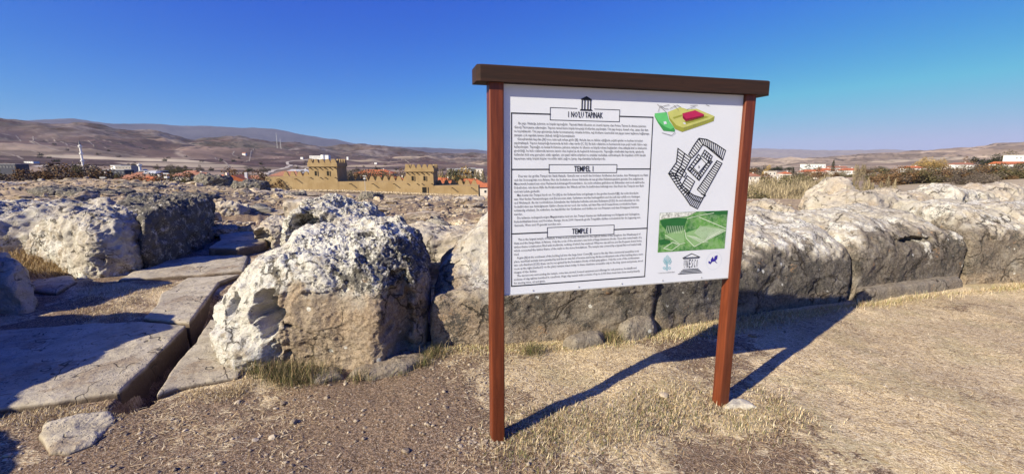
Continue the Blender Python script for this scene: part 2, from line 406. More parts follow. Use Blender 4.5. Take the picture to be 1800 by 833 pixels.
def ground_hit(px, py, r0=60, r1=9000):
    """where the sight line of a photo pixel first meets the land"""
    d = ray(px, py); hl = math.hypot(d[0], d[1]); rr = np.geomspace(r0, r1, 1600); X = d[0] / hl * rr; Y = d[1] / hl * rr
    dz = EYE + d[2] / hl * rr - ground_z(X, Y); k = np.argmax(dz < 0) if (dz < 0).any() else len(rr) - 1
    return float(X[k]), float(Y[k])
def build_terrain():
    az = np.concatenate([np.linspace(-60, 60, 860), np.linspace(60, 300, 50)[1:-1]]) * math.pi / 180
    rr = np.concatenate([[.02, .3, .6, .9], np.geomspace(1.2, 9, 210)[:-1], np.geomspace(9, 110, 105)[:-1], np.geomspace(110, 800, 60)[:-1],
                         np.geomspace(800, 4500, 200)[:-1], np.geomspace(4500, 16500, 80)])
    A, Rr = np.meshgrid(az, rr); X = Rr * np.sin(A); Y = Rr * np.cos(A); Z = ground_z(X, Y)
    nr, na = X.shape; v = np.stack([X, Y, Z], -1).reshape(-1, 3)
    i = np.arange(nr - 1)[:, None] * na; j = np.arange(na)[None, :]; j2 = (j + 1) % na
    f = np.stack([i + j, i + na + j, i + na + j2, i + j2], -1).reshape(-1, 4)[:, ::-1]
    # colour of the land
    c = np.zeros((nr, na, 3)); r = Rr
    def lay(c, w, colr): return c * (1 - w[..., None]) + np.array(colr) * w[..., None]
    tan = np.array((.35, .27, .175)); c[:] = tan
    w = sstep(.1, .5, fbm2(X * .3, Y * .3, 4)); c = lay(c, w * .6, (.30, .225, .15))
    far = sstep(110, 190, r)
    wx = X + 60 * fbm2(X / 400, Y / 400, 3); wy = Y + 60 * fbm2(X / 400 + 9, Y / 400, 3)
    ca, sa = math.cos(.5), math.sin(.5); u = (wx * ca + wy * sa) / 380; q = (-wx * sa + wy * ca) / 240
    d1, d2, idn = worley2(u, q)
    pal = np.array([(.085, .052, .045), (.12, .08, .066), (.062, .040, .036), (.17, .118, .092), (.095, .062, .053), (.34, .27, .19), (.105, .072, .062), (.22, .168, .128)])
    k = np.minimum((idn * 8).astype(int), 7); fc = pal[k]
    px = 900 + FPX * np.tan(np.clip(A, -1, 1)) / CP
    rightw = sstep(1000, 1300, px)[..., None] * (np.cos(A) > 0)[..., None]
    fc = fc * (1 - rightw) + (fc * .45 + np.array((.20, .158, .115)) * 1.0) * rightw
    edge = (1 - sstep(.0, .018, d2 - d1)) * .7; fc = lay(fc, edge, (.33, .27, .21))
    d1b, d2b, idb = worley2(u * 2.6 + 4, q * 2.0 + 1)
    fc = fc * (1 + .7 * (idb[..., None] - .5)); fc = lay(fc, (1 - sstep(0, .03, d2b - d1b)) * .3, (.27, .22, .17))
    c = c * (1 - far[..., None]) + fc * far[..., None]
    # scrubby rocky hills on the left: higher slopes with dark dots
    hill = sstep(2300, 2900, r + 500 * fbm2(X / 500, Y / 500, 4)) * (1 - rightw[..., 0])
    hc = np.array((.125, .09, .073)) + .09 * fbm2(X / 160, Y / 160, 5, .65)[..., None]
    c = c * (1 - hill[..., None]) + hc * hill[..., None]
    dots, _, _ = worley2(X / 34, Y / 34); dm = (1 - sstep(.16, .26, dots)) * sstep(-.15, .25, fbm2(X / 600 + 2, Y / 600, 3)) * hill
    c = lay(c, dm * .85, (.025, .026, .018)); c = lay(c, sstep(.05, .5, fbm2(X / 300 + 7, Y / 300, 5, .65)) * hill * .5, (.055, .05, .035))
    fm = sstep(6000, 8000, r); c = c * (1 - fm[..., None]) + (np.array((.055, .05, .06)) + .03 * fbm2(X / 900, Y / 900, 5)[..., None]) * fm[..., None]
    c = lay(c, fm * sstep(1150, 1350, px) * (np.cos(A) > 0), (.24, .21, .19))  # far ridge on the right painted paler to stand in for haze
    # tan meadow and the white road in the valley
    def blob(c, cx, cy, Yd, rx, ry, colr, s=1.0):
        p = ground_hit(cx, cy) if s == 1.0 else at(cx, cy, Yd); 
        d = np.hypot((X - p[0]) / rx, (Y - p[1]) / ry) + .25 * fbm2(X / 150, Y / 150, 3); return lay(c, (1 - sstep(.85, 1.0, d)) * s, colr)
    c = blob(c, 225, 280, 900, 190, 85, (.44, .37, .27)); c = blob(c, 330, 290, 700, 130, 95, (.33, .27, .20))
    c = blob(c, 420, 300, 480, 60, 70, (.10, .072, .062)); c = blob(c, 640, 283, 900, 170, 45, (.28, .225, .16))
    c = blob(c, 1740, 322, 170, 80, 55, (.36, .295, .20)); c = blob(c, 1620, 321, 210, 60, 18, (.42, .36, .27)); c = blob(c, 1560, 286, 700, 300, 160, (.36, .295, .215)); c = blob(c, 1380, 294, 700, 120, 90, (.35, .285, .205))
    # near field: red channel = how much straw lies on the soil
    straw = .45 + .35 * sstep(0, 3.5, X) + .45 * fbm2(X * .9, Y * .9, 4, .6) + .18 * sstep(1.0, 2.6, X)
    straw = straw - .30 * (1 - sstep(.4, 2.2, np.hypot((X + 1.3) * .8, (Y - 2.1) * 1.3))) + .2 * (1 - sstep(.3, .9, np.hypot(X - .4, Y - 3.3)))
    nm = (r < 13) ; c[nm, 0] = np.clip(straw, .08, 1.15)[nm]
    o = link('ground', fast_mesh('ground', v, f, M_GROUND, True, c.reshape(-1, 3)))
    tag(o, kind='structure'); return Z.min(), Z.max()
ZMIN, ZMAX = build_terrain()

def road(name, pts, w, mat):
    """a strip of road draped on the land; pts are (x, y)"""
    P = np.array(pts, float); out = []
    for a, b in zip(P, P[1:]):
        n = max(2, int(np.hypot(*(b - a)) / 12))
        out += [a + (b - a) * k / n for k in range(n)]
    out.append(P[-1]); P = np.array(out)
    for _ in range(6): P[1:-1] = (P[:-2] + 2 * P[1:-1] + P[2:]) / 4
    T = np.gradient(P, axis=0); T /= np.hypot(T[:, 0], T[:, 1])[:, None]; N = np.stack([-T[:, 1], T[:, 0]], 1)
    v = []; f = []
    for k, s in enumerate((-1, -.33, .33, 1)):
        q = P + N * s * w / 2; z = ground_z(q[:, 0], q[:, 1]) + .5; v.append(np.column_stack([q, z]))
    v = np.stack(v, 1).reshape(-1, 3)
    i = np.arange(len(P) - 1)[:, None] * 4; j = np.arange(3)[None]; f = np.stack([i + j, i + j + 1, i + j + 5, i + j + 4], -1).reshape(-1, 4)
    return tag(link(name, fast_mesh(name, v, f, mat)), kind='structure')
M_ROAD = plain('pale_gravel_road', (.42, .37, .31), .95, .1, .1)
def rp(*q): return [ground_hit(x, y, 300) for x, y in q]
road('road', rp((45, 293), (75, 291), (120, 290), (165, 293)), 12, M_ROAD)
road('road', rp((465, 308), (480, 300), (500, 296), (512, 291), (504, 286), (512, 283), (545, 281), (600, 281)), 8, M_ROAD)
road('road', rp((512, 290), (530, 294), (560, 297)), 8, M_ROAD)
M_TRACK = plain('pale_dirt_track', (.25, .205, .165), .95, .15, .1)
for q in (((378, 277), (395, 285), (403, 293), (398, 299)), ((28, 238), (35, 246), (60, 254), (105, 266)), ((58, 240), (55, 248), (75, 257), (110, 266)), ((95, 246), (125, 258), (180, 268), (235, 275)), ((5, 254), (45, 262), (80, 269)), ((0, 268), (25, 272), (40, 280)),
          ((155, 248), (185, 262), (260, 275)), ((305, 271), (345, 278)), ((412, 266), (407, 273), (425, 279), (470, 277)), ((690, 278), (730, 288), (790, 292)), ((640, 268), (680, 276), (740, 284), (850, 293)), ((450, 262), (440, 275), (430, 285)), ((1330, 285), (1400, 288), (1480, 285)), ((1560, 300), (1640, 297), (1740, 293))):
    road('dirt_track', rp(*q), 4, M_TRACK)

# ------------------------------------------------------------------ rocks
def poly_radial(foot, nt, soft):
    P = np.array(foot, float); c = P.mean(0)
    per = np.linalg.norm(np.roll(P, -1, 0) - P, axis=1); cum = np.concatenate([[0], np.cumsum(per)]); s = np.linspace(0, cum[-1], nt, endpoint=False)
    Q = np.stack([np.interp(s, cum, np.append(P[:, k], P[0, k])) for k in (0, 1)], 1)
    w = max(1, int(nt * soft))
    ker = np.hanning(2 * w + 3)[1:-1]; ker /= ker.sum()
    Q = np.stack([np.convolve(np.concatenate([Q[-w:, k], Q[:, k], Q[:w, k]]), ker, 'valid') for k in (0, 1)], 1)
    return Q[:nt], c
def grid_normals(V):
    a = np.roll(V, -1, 1) - np.roll(V, 1, 1)
    b = np.empty_like(V); b[1:-1] = V[2:] - V[:-2]; b[0] = V[1] - V[0]; b[-1] = V[-1] - V[-2]
    n = np.cross(a, b); L = np.linalg.norm(n, axis=2, keepdims=True); n = n / np.maximum(L, 1e-9)
    n[-1] = n[-2].mean(0); n[-1] /= max(1e-6, np.linalg.norm(n[-1, 0])); return n
def rock(name, foot, top, base=-.12, e=.35, soft=.04, nt=160, nz=90, seed=0, amp=.05, rough=.5, pit=.0, pitw=None, dents=(), taper=0., mask=None, mat=None, strata=0.,
         label=None, cat='rock', group=None, link_it=True, cracks=()):
    """foot: outline on the ground; top: height or function(x, y); a closed dome-like stone"""
    Q, c = poly_radial(foot, nt, soft)
    Rm = np.linalg.norm(Q - c, axis=1).mean()
    H = top if callable(top) else (lambda x, y, h=top: h + 0 * x)
    h0 = float(np.mean(H(np.array([c[0]]), np.array([c[1]])))) - base
    th = np.linspace(0, math.pi / 2, 400); ro = np.cos(th) ** e; ze = np.sin(th) ** e
    L = np.concatenate([[0], np.cumsum(np.hypot(np.diff(ro) * Rm, np.diff(ze) * h0))]); s = np.linspace(0, L[-1], nz)
    ro = np.interp(s, L, ro); ze = np.interp(s, L, ze); ro[-1] = 0
    V = np.zeros((nz, nt, 3)); V[..., :2] = c + ro[:, None, None] * (Q - c)[None]
    HH = H(V[..., 0].ravel(), V[..., 1].ravel()).reshape(nz, nt)
    V[..., 2] = base + ze[:, None] * (HH - base)
    if taper: V[..., :2] = c + (V[..., :2] - c) * (1 - taper * np.clip((V[..., 2:] - base) / h0, 0, 1))
    off = np.array([seed * 7.31, seed * 3.17, seed * 1.93])
    def disp(d):
        nonlocal V
        V = V + grid_normals(V) * d.reshape(nz, nt)[..., None]; V[-1] = V[-1].mean(0)
    P = lambda: V.reshape(-1, 3) + off
    pw0 = 1.0 if pitw is None else .35 + .65 * pitw(V.reshape(-1, 3), None)
    disp(amp * 1.5 * fbm3(P() / .55, 2) * (.4 + .6 * pw0))
    q = P() / .27
    disp(amp * .75 * (fbm3(q, 4, .6, True) - .3) * pw0)
    for dc, dr, dv in dents:
        d = np.linalg.norm((V - np.array(dc)) / np.array(dr), axis=2) + .25 * noise3(P() / .08).reshape(nz, nt)
        V = V + (1 - sstep(.55, 1.05, d))[..., None] * np.array(dv)
    for (a, b, wd, dp) in cracks:             # a crack runs between two points
        a = np.array(a); b = np.array(b); dd = b - a
        wob = noise3(P() / .12).reshape(nz, nt)[..., None] * .035
        t = np.clip(((V - a + wob) @ dd) / (dd @ dd), 0, 1); d = np.linalg.norm(V + wob - a - t[..., None] * dd, axis=2)
        w_ = wd * (.5 + .8 * np.abs(noise3(P() / .1).reshape(nz, nt)))
        k = np.exp(-(d / w_) ** 2); V = V - grid_normals(V) * (k * dp)[..., None]
    if strata:
        zz = V[..., 2] + .03 * noise3(P() / .5).reshape(nz, nt); disp(strata * (np.abs(np.sin(zz * 38 + 3 * noise3(P() / .4).reshape(nz, nt))) - .5).ravel() * (1 - np.abs(grid_normals(V)[..., 2])).ravel())
    n = grid_normals(V); pv = P()
    pw = 1.0 if pitw is None else pitw(V.reshape(-1, 3), n.reshape(-1, 3))
    rg = fbm3(pv / .11, 5, .62) * amp * rough * .30
    if pit:
        d1, d2 = worley3(pv / .085 + .4 * noise3(pv / .1)[:, None]); rg = rg - pit * (1 - sstep(.05, .6, d1)) * (noise3(pv / .3) > -.1)
        d1, d2 = worley3(pv / .035); rg = rg - pit * .35 * (1 - sstep(.05, .6, d1))
    disp(rg * pw)
    n = grid_normals(V).reshape(-1, 3); v = V.reshape(-1, 3)
    low = fbm3(pv / .6 + 5, 3); hi = fbm3(pv / .15 + 9, 3)
    if mask is None:
        Rr = np.clip(.35 + .75 * n[:, 2] + .3 * low, 0, 1.1); G = np.clip(.45 + .5 * low + .25 * hi - .15 * n[:, 2], 0, 1); B = np.clip(.3 + .8 * hi - n[:, 2] * .5, 0, 1)
        m = np.stack([Rr, G, B], 1)
    else: m = mask(v, n, low, hi)
    if m.shape[1] == 3: m = np.column_stack([m, 0 * m[:, 0]])
    i = np.arange(nz - 1)[:, None] * nt; j = np.arange(nt)[None]; j2 = (j + 1) % nt
    f = np.stack([i + j, i + j2, i + nt + j2, i + nt + j], -1).reshape(-1, 4)
    # outline may run clockwise: keep faces outward
    area = (Q[:, 0] * np.roll(Q[:, 1], -1) - np.roll(Q[:, 0], -1) * Q[:, 1]).sum()
    if area < 0: f = f[:, ::-1]
    org = np.array([c[0], c[1], 0.0 if base > -3 else base])
    org[2] = gz(c[0], c[1]) if c[1] > 12 else 0
    me = fast_mesh(name, v - org, f, mat or M_ROCK, mat is None, m)
    if not link_it: return me
    o = link(name, me, None, org); return tag(o, label, cat, group)

def line_h(A, B, face, topz, w=.45, n=.08, seed=0, slope=0):
    topz = topz - .09 if topz > 1.0 else topz
    A = np.array(A); B = np.array(B); d = (B - A) / np.linalg.norm(B - A); N = np.array([-d[1], d[0]])
    def f(x, y):
        s = (x - A[0]) * N[0] + (y - A[1]) * N[1]; al = (x - A[0]) * d[0] + (y - A[1]) * d[1]
        return face + (topz - face) * (1 - np.exp(-np.maximum(s, 0) / w)) + n * fbm2(x * 1.7 + seed * 5, y * 1.7, 3) + slope * al
    return f
def quadfoot(A, B, depth, back_l=0, back_r=0):
    A = np.array(A); B = np.array(B); d = (B - A) / np.linalg.norm(B - A); N = np.array([-d[1], d[0]])
    return [tuple(A), tuple(B), tuple(B + N * depth + d * back_r), tuple(A + N * depth + d * back_l)]

# the large boulder left of the sign
def hero_top(x, y):
    X = np.array([-2.8, -2.5, -2.2, -1.95, -1.5, -1.1, -.85, -.6]); Z = np.array([.50, .62, .84, .96, 1.04, 1.04, 1.02, .95])
    t = np.interp(x, X, Z); s = y - 3.12 - np.maximum(0, (x + 1.04)) * .9 - np.maximum(0, -2.0 - x) * .5
    return t * (.66 + .34 * (1 - np.exp(-np.maximum(s, 0) / .42))) + .05 * fbm2(x * 2.1, y * 2.1, 3)
def hero_mask(v, n, low, hi):
    cutz = .62 + .05 * hi + .10 * low
    cut = (1 - sstep(-.10, .07, v[:, 2] - cutz - .06 * fbm3(v / .12, 3))) * sstep(-1.82, -1.68, v[:, 0] + .1 * hi)
    leftw = 1 - sstep(-1.95, -1.65, v[:, 0] + .12 * low)
    Rr = np.clip(.95 - .9 * cut + .2 * low, 0, 1.15)
    band = np.exp(-((v[:, 2] - cutz - .12) / .16) ** 2) * sstep(-1.7, -1.1, v[:, 0])
    rgt = sstep(-1.15, -.8, v[:, 0]) * (1 - cut)
    G = np.clip(.52 + .35 * hi + .4 * band + .35 * rgt - .42 * cut - .28 * leftw, 0.05, 1.05)
    B = np.clip(cut + .2 * leftw * (1 - sstep(.2, .5, v[:, 2])) * (.5 + hi), 0, 1)
    return np.stack([Rr, G, B], 1)
hero_pit = lambda v, n: np.where((v[:, 2] < .6) & (v[:, 0] > -1.7), .25, np.where(v[:, 0] < -1.8, .6, 1.0))
HF = [gp(384, 588), gp(405, 640), gp(455, 652), gp(540, 648), gp(664, 652), gp(705, 628), gp(753, 611), (-.90, 4.3), (-1.15, 4.75), (-2.0, 4.7), (-2.65, 4.3)]
rock('boulder', HF, hero_top, base=-.12, e=.26, soft=.03, nt=620, nz=330, seed=3, amp=.055, rough=.75, pit=.016, pitw=hero_pit, mask=hero_mask,
     dents=[((-1.84, 3.2, .44), (.15, .3, .2), (.03, .34, -.03)), ((-2.22, 3.3, .42), (.09, .2, .12), (.03, .12, 0)), ((-1.5, 4.0, 1.1), (.35, .3, .3), (0, 0, -.07)),
            ((-.92, 3.45, .35), (.13, .4, .5), (-.03, .12, 0)), ((-2.2, 3.25, .12), (.5, .3, .2), (-.05, -.08, 0))],
     cracks=[((-1.72, 3.1, .42), (-1.45, 3.05, .2), .02, .06), ((-2.1, 3.1, .5), (-1.8, 3.1, .3), .02, .05)],
     label='largest pale boulder with ochre cut front, directly left of the information sign', cat='boulder')

# foundation wall to the right: blocks in a row
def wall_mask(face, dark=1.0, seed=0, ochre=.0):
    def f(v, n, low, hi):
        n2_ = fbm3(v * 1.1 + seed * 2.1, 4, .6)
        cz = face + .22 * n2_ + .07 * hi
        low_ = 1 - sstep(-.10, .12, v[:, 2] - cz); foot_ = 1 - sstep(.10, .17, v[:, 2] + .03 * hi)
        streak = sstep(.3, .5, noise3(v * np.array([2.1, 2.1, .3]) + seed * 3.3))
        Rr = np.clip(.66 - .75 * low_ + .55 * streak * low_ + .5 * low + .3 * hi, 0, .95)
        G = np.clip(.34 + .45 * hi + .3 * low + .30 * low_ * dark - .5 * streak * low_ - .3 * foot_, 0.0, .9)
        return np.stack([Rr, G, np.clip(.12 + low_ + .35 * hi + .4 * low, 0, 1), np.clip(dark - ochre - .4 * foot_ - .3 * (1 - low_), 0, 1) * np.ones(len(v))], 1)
    return f
wpit = lambda face: (lambda v, n: np.where((v[:, 2] < face - .05), .35, 1.0))
W1 = gp(759, 613); W2 = gp(862, 606); W3 = gp(1150, 583); W4 = gp(1262, 574); W5 = gp(1497, 526); W6 = gp(1692, 499); W7 = gp(1815, 498)
W8 = (W7[0] + 1.9, W7[1] + .35)
WD = 1.25
def rise(x, y):                               # low lip at the left end climbing to the back and right
    d = np.array([.967, .254]); s = -(x - W1[0]) * d[1] + (y - W1[1]) * d[0]; al = (x - W1[0]) * d[0] + (y - W1[1]) * d[1]
    face = np.interp(al, [0, .5, .9, 2.2], [.47, .52, .68, .72]); tp = np.interp(al, [0, .4, .8, 2.2], [.50, .78, 1.08, 1.12])
    return face + (tp - face) * sstep(.03, .75, s) + .03 * fbm2(x * 2, y * 2, 3)
rock('foundation_block', quadfoot(W1, W3, 1.1, .1, .05), rise, e=.16, soft=.014, nt=420, nz=170, seed=5, amp=.03, rough=.8, pit=.008, pitw=wpit(.45), mask=lambda v, n, low, hi: (lambda m_: np.column_stack([m_[:, :3], m_[:, 3] * (.15 + .85 * sstep(-.35, .1, v[:, 0]))]))(wall_mask(.50, .8, 1)(v, n, low, hi)),
     cracks=[((1.15, 3.95, .62), (1.36, 4.0, .1), .02, .09), ((W2[0] + .05, W2[1] - .02, .5), (W2[0], W2[1] - .02, .38), .02, .04)],
     label='long foundation block behind the sign board, its low left end stepping up beside the boulder', cat='stone block')
def blk(A, B, face, topz, seed, lab, depth=WD, nt=300, **k):
    A = np.array(A); B = np.array(B); g = (B - A) / np.linalg.norm(B - A) * .02
    return rock('foundation_block', quadfoot(A + g, B - g, depth, k.pop('bl', 0), k.pop('br', 0)), line_h(A, B, face, topz, k.pop('w', .42), .06, seed, k.pop('slope', 0)), e=k.pop('e', .2), soft=k.pop('soft', .018), nt=nt, nz=150,
                seed=seed, amp=k.pop('amp', .027), rough=1.6, pit=.010, pitw=wpit(face - .1), mask=wall_mask(face - .02, k.pop('dark', 1.), seed), label=lab, cat='stone block', **k)
blk(W3, W5, .62, 1.06, 7, 'dark faced foundation block behind the right sign post, partly in the sign shadow', nt=420,
    cracks=[((2.55, 4.75, .98), (2.5, 4.32, .68), .022, .12), ((3.05, 4.5, .85), (3.0, 4.4, .6), .02, .08), ((3.0, 4.42, .6), (2.85, 4.38, .35), .018, .06), ((3.2, 4.9, .95), (3.75, 4.7, .72), .015, .05), ((2.1, 4.3, .8), (2.5, 4.5, .85), .012, .04)])
blk(W5, W6, .62, 1.05, 9, 'foundation block with an overhanging ledge and a pale run-off streak, right of the sign', nt=380, dark=.85,
    dents=[((5.0, 5.12, .62), (.36, .3, .05), (-.02, .16, 0))], cracks=[((4.7, 5.0, .64), (5.35, 5.2, .58), .02, .08), ((5.5, 5.5, .95), (5.65, 5.3, .6), .016, .07), ((4.2, 5.2, .95), (4.35, 5.0, .65), .014, .05)])
blk(W6, W7, .72, 1.12, 12, 'foundation block at the right picture edge with a slanting crack across its pale shoulder', nt=320, dark=.7,
    cracks=[((6.0, 5.5, .42), (6.55, 5.68, .72), .02, .10), ((6.0, 5.6, .8), (6.1, 5.5, .45), .016, .07)])
blk(W7, W8, .72, 1.1, 13, 'last foundation block of the right hand wall, cut by the picture edge', nt=160, dark=.7)
footm = lambda v, n, low, hi: np.column_stack([.1 + .4 * low, .4 + .3 * hi, .8 + 0 * low, .7 + 0 * low])
blk(W8, (W8[0] + 2.6, W8[1] + .7), .7, 1.1, 14, 'block of the right hand wall standing outside the picture edge', nt=160, dark=.7)
# plinth course at the foot of the wall
def flat(name, pts, h, seed, lab, cat='stone', e=.22, soft=.02, nt=150, nz=34, amp=.012, base=-.1, mat=None, group=None, **k):
    return rock(name, pts, h, base=base, e=e, soft=soft, nt=nt, nz=nz, seed=seed, amp=amp, rough=.8, label=lab, cat=cat, mat=mat, group=group, **k)
def off(p, dx, dy): return (p[0] + dx, p[1] + dy)
flat('footing_stone', [gp(1505, 531), gp(1600, 519), gp(1694, 505), off(gp(1694, 499), 0, .12), off(gp(1505, 524), 0, .15)], .13, 31, 'narrow footing ledge under the block with the pale streak', 'stone', mask=footm)
flat('footing_stone', [gp(1083, 592), gp(1100, 599), gp(1150, 592), gp(1160, 575), gp(1150, 562), gp(1100, 570)], .17, 32, 'squat grey stone wedged under the wall below the sign board', 'stone', e=.5, nz=60, amp=.02, mask=footm)
flat('footing_stone', [gp(985, 606), gp(1010, 612), gp(1060, 604), gp(1066, 592), gp(1020, 594)], .08, 33, 'small low stone under the wall left of the squat grey stone', 'stone', e=.5, mask=footm)
flat('footing_stone', [gp(612, 660), gp(650, 668), gp(720, 655), gp(762, 632), gp(745, 620), gp(660, 640)], .06, 34, 'thin flat stone under the right foot of the big boulder', 'stone', e=.35, amp=.018, mask=lambda v, n, low, hi: np.column_stack([.2 + .4 * low, .35 + .3 * hi, .8 + 0 * low, .3 + 0 * low]))
flat('footing_stone', [gp(505, 668), gp(560, 676), gp(605, 664), gp(600, 650), gp(540, 652)], .04, 35, 'flat stone sunk in the grass before the big boulder', 'stone', e=.35, amp=.018, mask=lambda v, n, low, hi: np.column_stack([.2 + .4 * low, .35 + .3 * hi, .8 + 0 * low, .3 + 0 * low]))

# rocks behind and between
pale = lambda v, n, low, hi: np.stack([np.clip(.75 + .4 * low, 0, 1.1), np.clip(.30 + .4 * hi, 0, .85), np.clip(.1 + .4 * low, 0, 1)], 1)
cream = lambda v, n, low, hi: np.stack([np.clip(.25 + .4 * low, 0, 1.1), np.clip(.15 + .4 * hi, 0, .8), np.clip(.35 + .4 * low, 0, 1)], 1)
speck = lambda v, n, low, hi: np.stack([np.clip(.9 + .3 * low, 0, 1.1), np.clip(.62 + .3 * hi + .2 * low, 0, 1), np.clip(.1 + .3 * low, 0, 1)], 1)
def boxfoot(x0, x1, y0, y1, j=.1, seed=1):
    q = random.Random(seed); P = [(x0, y0), ((x0 + x1) / 2, y0), (x1, y0), (x1, (y0 + y1) / 2), (x1, y1), ((x0 + x1) / 2, y1), (x0, y1), (x0, (y0 + y1) / 2)]
    return [(a + q.uniform(-j, j), b + q.uniform(-j, j)) for a, b in P]
rock('boulder', boxfoot(-3.35, -2.0, 5.6, 7.2, .15, 2), lambda x, y: 1.02 - .25 * (x + 3.3) ** 0 * 0 + .1 * fbm2(x * 1.5, y * 1.5) - .3 * np.maximum(0, (x + 2.5)), e=.5, soft=.05, nt=300, nz=140, seed=21, amp=.07, rough=1, pit=.02, mask=speck,
     label='speckled grey boulder with a dark hollow, just behind the big boulder', cat='boulder', dents=[((-2.75, 5.7, .7), (.22, .4, .22), (0, .35, 0))])
rock('boulder', boxfoot(-2.45, -1.75, 5.2, 6.2, .08, 3), .86, e=.6, soft=.06, nt=180, nz=90, seed=22, amp=.04, pit=.012, mask=speck, label='small rounded speckled rock leaning on the boulder behind the big one', cat='boulder')
rock('foundation_block', [(-1.75, 5.2), (.2, 5.35), (.35, 6.4), (-1.6, 6.4)], .66, e=.2, soft=.02, nt=260, nz=90, seed=23, amp=.05, strata=.02, mask=cream, label='cream block with ragged vertical ribs, behind the gap left of the sign', cat='stone block')
rock('foundation_block', [(-.45, 4.75), (1.6, 5.2), (1.4, 6.2), (-.5, 5.9)], 1.0, e=.4, soft=.03, nt=200, nz=80, seed=24, amp=.05, mask=pale, label='pale block in the second row, behind the left sign post', cat='stone block')
# second row behind the wall on the right
for (x0, y0, x1, y1, h, s, lab) in ((2.95, 5.6, 3.55, 5.75, 1.04, 41, 'rugged stone with cracked top, just right of the right sign post behind the wall'),
        (4.1, 6.2, 4.5, 6.3, .98, 42, 'low rounded stone behind the wall, left of the tall leaning stone'),
        (5.85, 7.3, 8.1, 7.9, 1.12, 44, 'smooth cream block behind the wall, right of the tall leaning stone'),
        (8.1, 7.9, 9.6, 8.4, 1.2, 45, 'long pale block in the rear row of the right hand wall'),
        (9.6, 8.3, 11.8, 9.2, 1.2, 46, 'far rear block of the right hand wall near the picture edge')):
    A = (x0, y0); B = (x1, y1)
    rock('foundation_block', quadfoot(A, B, 1.1), line_h(A, B, h - .2, h, .3, .06, s), e=.38, soft=.03, nt=200, nz=80, seed=s, amp=.055, mask=pale if s % 2 else cream, pit=.01, label=lab, cat='stone block')
rock('boulder', [(6.35, 8.7), (7.0, 8.75), (7.3, 9.2), (7.15, 9.8), (6.4, 9.7), (6.15, 9.1)], lambda x, y: .85 + .42 * sstep(6.2, 6.9, x) + .05 * fbm2(x * 2, y * 2), e=.5, soft=.05, nt=220, nz=110, seed=43, amp=.05, mask=cream, label='tall leaning boulder standing above the right hand wall against the fields', cat='boulder')

# left hand rocks
lpale = lambda v, n, low, hi: np.stack([np.clip(.62 + .4 * low, 0, 1.1), np.clip(.40 + .35 * hi + .3 * low, 0, .9), np.clip(.2 + .4 * low, 0, 1)], 1)
ldark = lambda v, n, low, hi: np.stack([np.clip(.5 * n[:, 2] + .3 * low, 0, 1.1), np.clip(1.05 + .35 * hi, 0, 1.3), np.clip(.2 + .4 * low, 0, 1)], 1)
rock('boulder', [gp(52, 466), gp(98, 474), gp(150, 489), gp(172, 492), gp(222, 484), gp(262, 472), (-6.0, 7.4), (-6.9, 8.0), (-8.0, 7.4)], lambda x, y: .80 + .1 * fbm2(x, y) - .12 * sstep(-6.3, -7.4, x), e=.3, soft=.035, nt=380, nz=170, seed=51, amp=.08, rough=.9, pit=.007, pitw=lambda v, n: .5 + 0 * v[:, 0], mask=lpale,
     label='pale furrowed boulder beside the dry grass on the left, its right side in shade', cat='boulder')
rock('boulder', [gp(262, 477), gp(320, 455), gp(370, 430), (-6.15, 8.8), (-6.9, 9.9), (-8.4, 9.9), (-6.9, 7.4)], lambda x, y: .86 + .06 * fbm2(x, y), e=.16, soft=.02, nt=380, nz=150, seed=52, amp=.075, rough=1, pit=.008, pitw=lambda v, n: .6 + 0 * v[:, 0], mask=ldark,
     label='long dark sided block left of the paved passage, its flat cream top catching light', cat='boulder')
rock('boulder', [(-10.4, 6.1), (-8.4, 6.3), (-7.1, 7.0), (-7.3, 9.0), (-9, 9.6), (-11, 9.0)], lambda x, y: .78 + .10 * fbm2(x, y), e=.4, soft=.04, nt=280, nz=120, seed=53, amp=.09, rough=.9, pit=.01, pitw=lambda v, n: .55 + 0 * v[:, 0], mask=lpale, label='low speckled outcrop at the left picture edge above the dry grass', cat='boulder')
rock('boulder', [gp(120, 483), gp(150, 491), gp(165, 484), gp(160, 470), gp(130, 472)], .2, e=.6, soft=.05, nt=90, nz=40, seed=54, amp=.03, mask=pale, label='small white pointed stone at the foot of the furrowed boulder', cat='stone')
rock('boulder', [gp(-40, 548), gp(20, 556), gp(52, 552), gp(64, 536), gp(30, 505), gp(-30, 495)], .52, e=.6, soft=.06, nt=160, nz=80, seed=55, amp=.04, mask=cream, label='rounded shaded rock cut by the left picture edge', cat='boulder')
rock('foundation_block', [(-7.0, .9), (-4.62, 1.1), (-4.5, 2.78), (-4.75, 3.0), (-5.4, 3.2), (-7.2, 3.1)], lambda x, y: 1.13 + .04 * fbm2(x * 2, y * 2), e=.14, soft=.03, nt=160, nz=80, seed=56, amp=.05, mask=lpale, label='block of the gate wall left of the viewer, throwing the long shadow on the slabs', cat='stone block')
rock('foundation_block', [(-7.4, 3.5), (-5.75, 3.55), (-5.6, 4.3), (-5.9, 4.75), (-7.3, 4.7)], 1.0, e=.35, soft=.03, nt=160, nz=70, seed=59, amp=.05, mask=lpale, label='next block of the gate wall left of the viewer, beyond the one shading the slabs', cat='stone block')
rock('boulder', [(-5.2, .0), (-3.75, .0), (-3.56, .5), (-3.80, .98), (-4.2, 1.38), (-5.2, 1.4)], 1.0, e=.16, soft=.02, nt=120, nz=60, seed=57, amp=.04, mask=lpale, label='smaller rock left of the viewer, its shadow reaching the lower left corner', cat='boulder')
flat('boulder', [(-7.6, 4.9), (-6.6, 5.0), (-6.4, 5.6), (-7.4, 5.7)], .4, 58, 'low stone beside the left dry grass patch', 'stone', e=.5, nz=50, amp=.03)

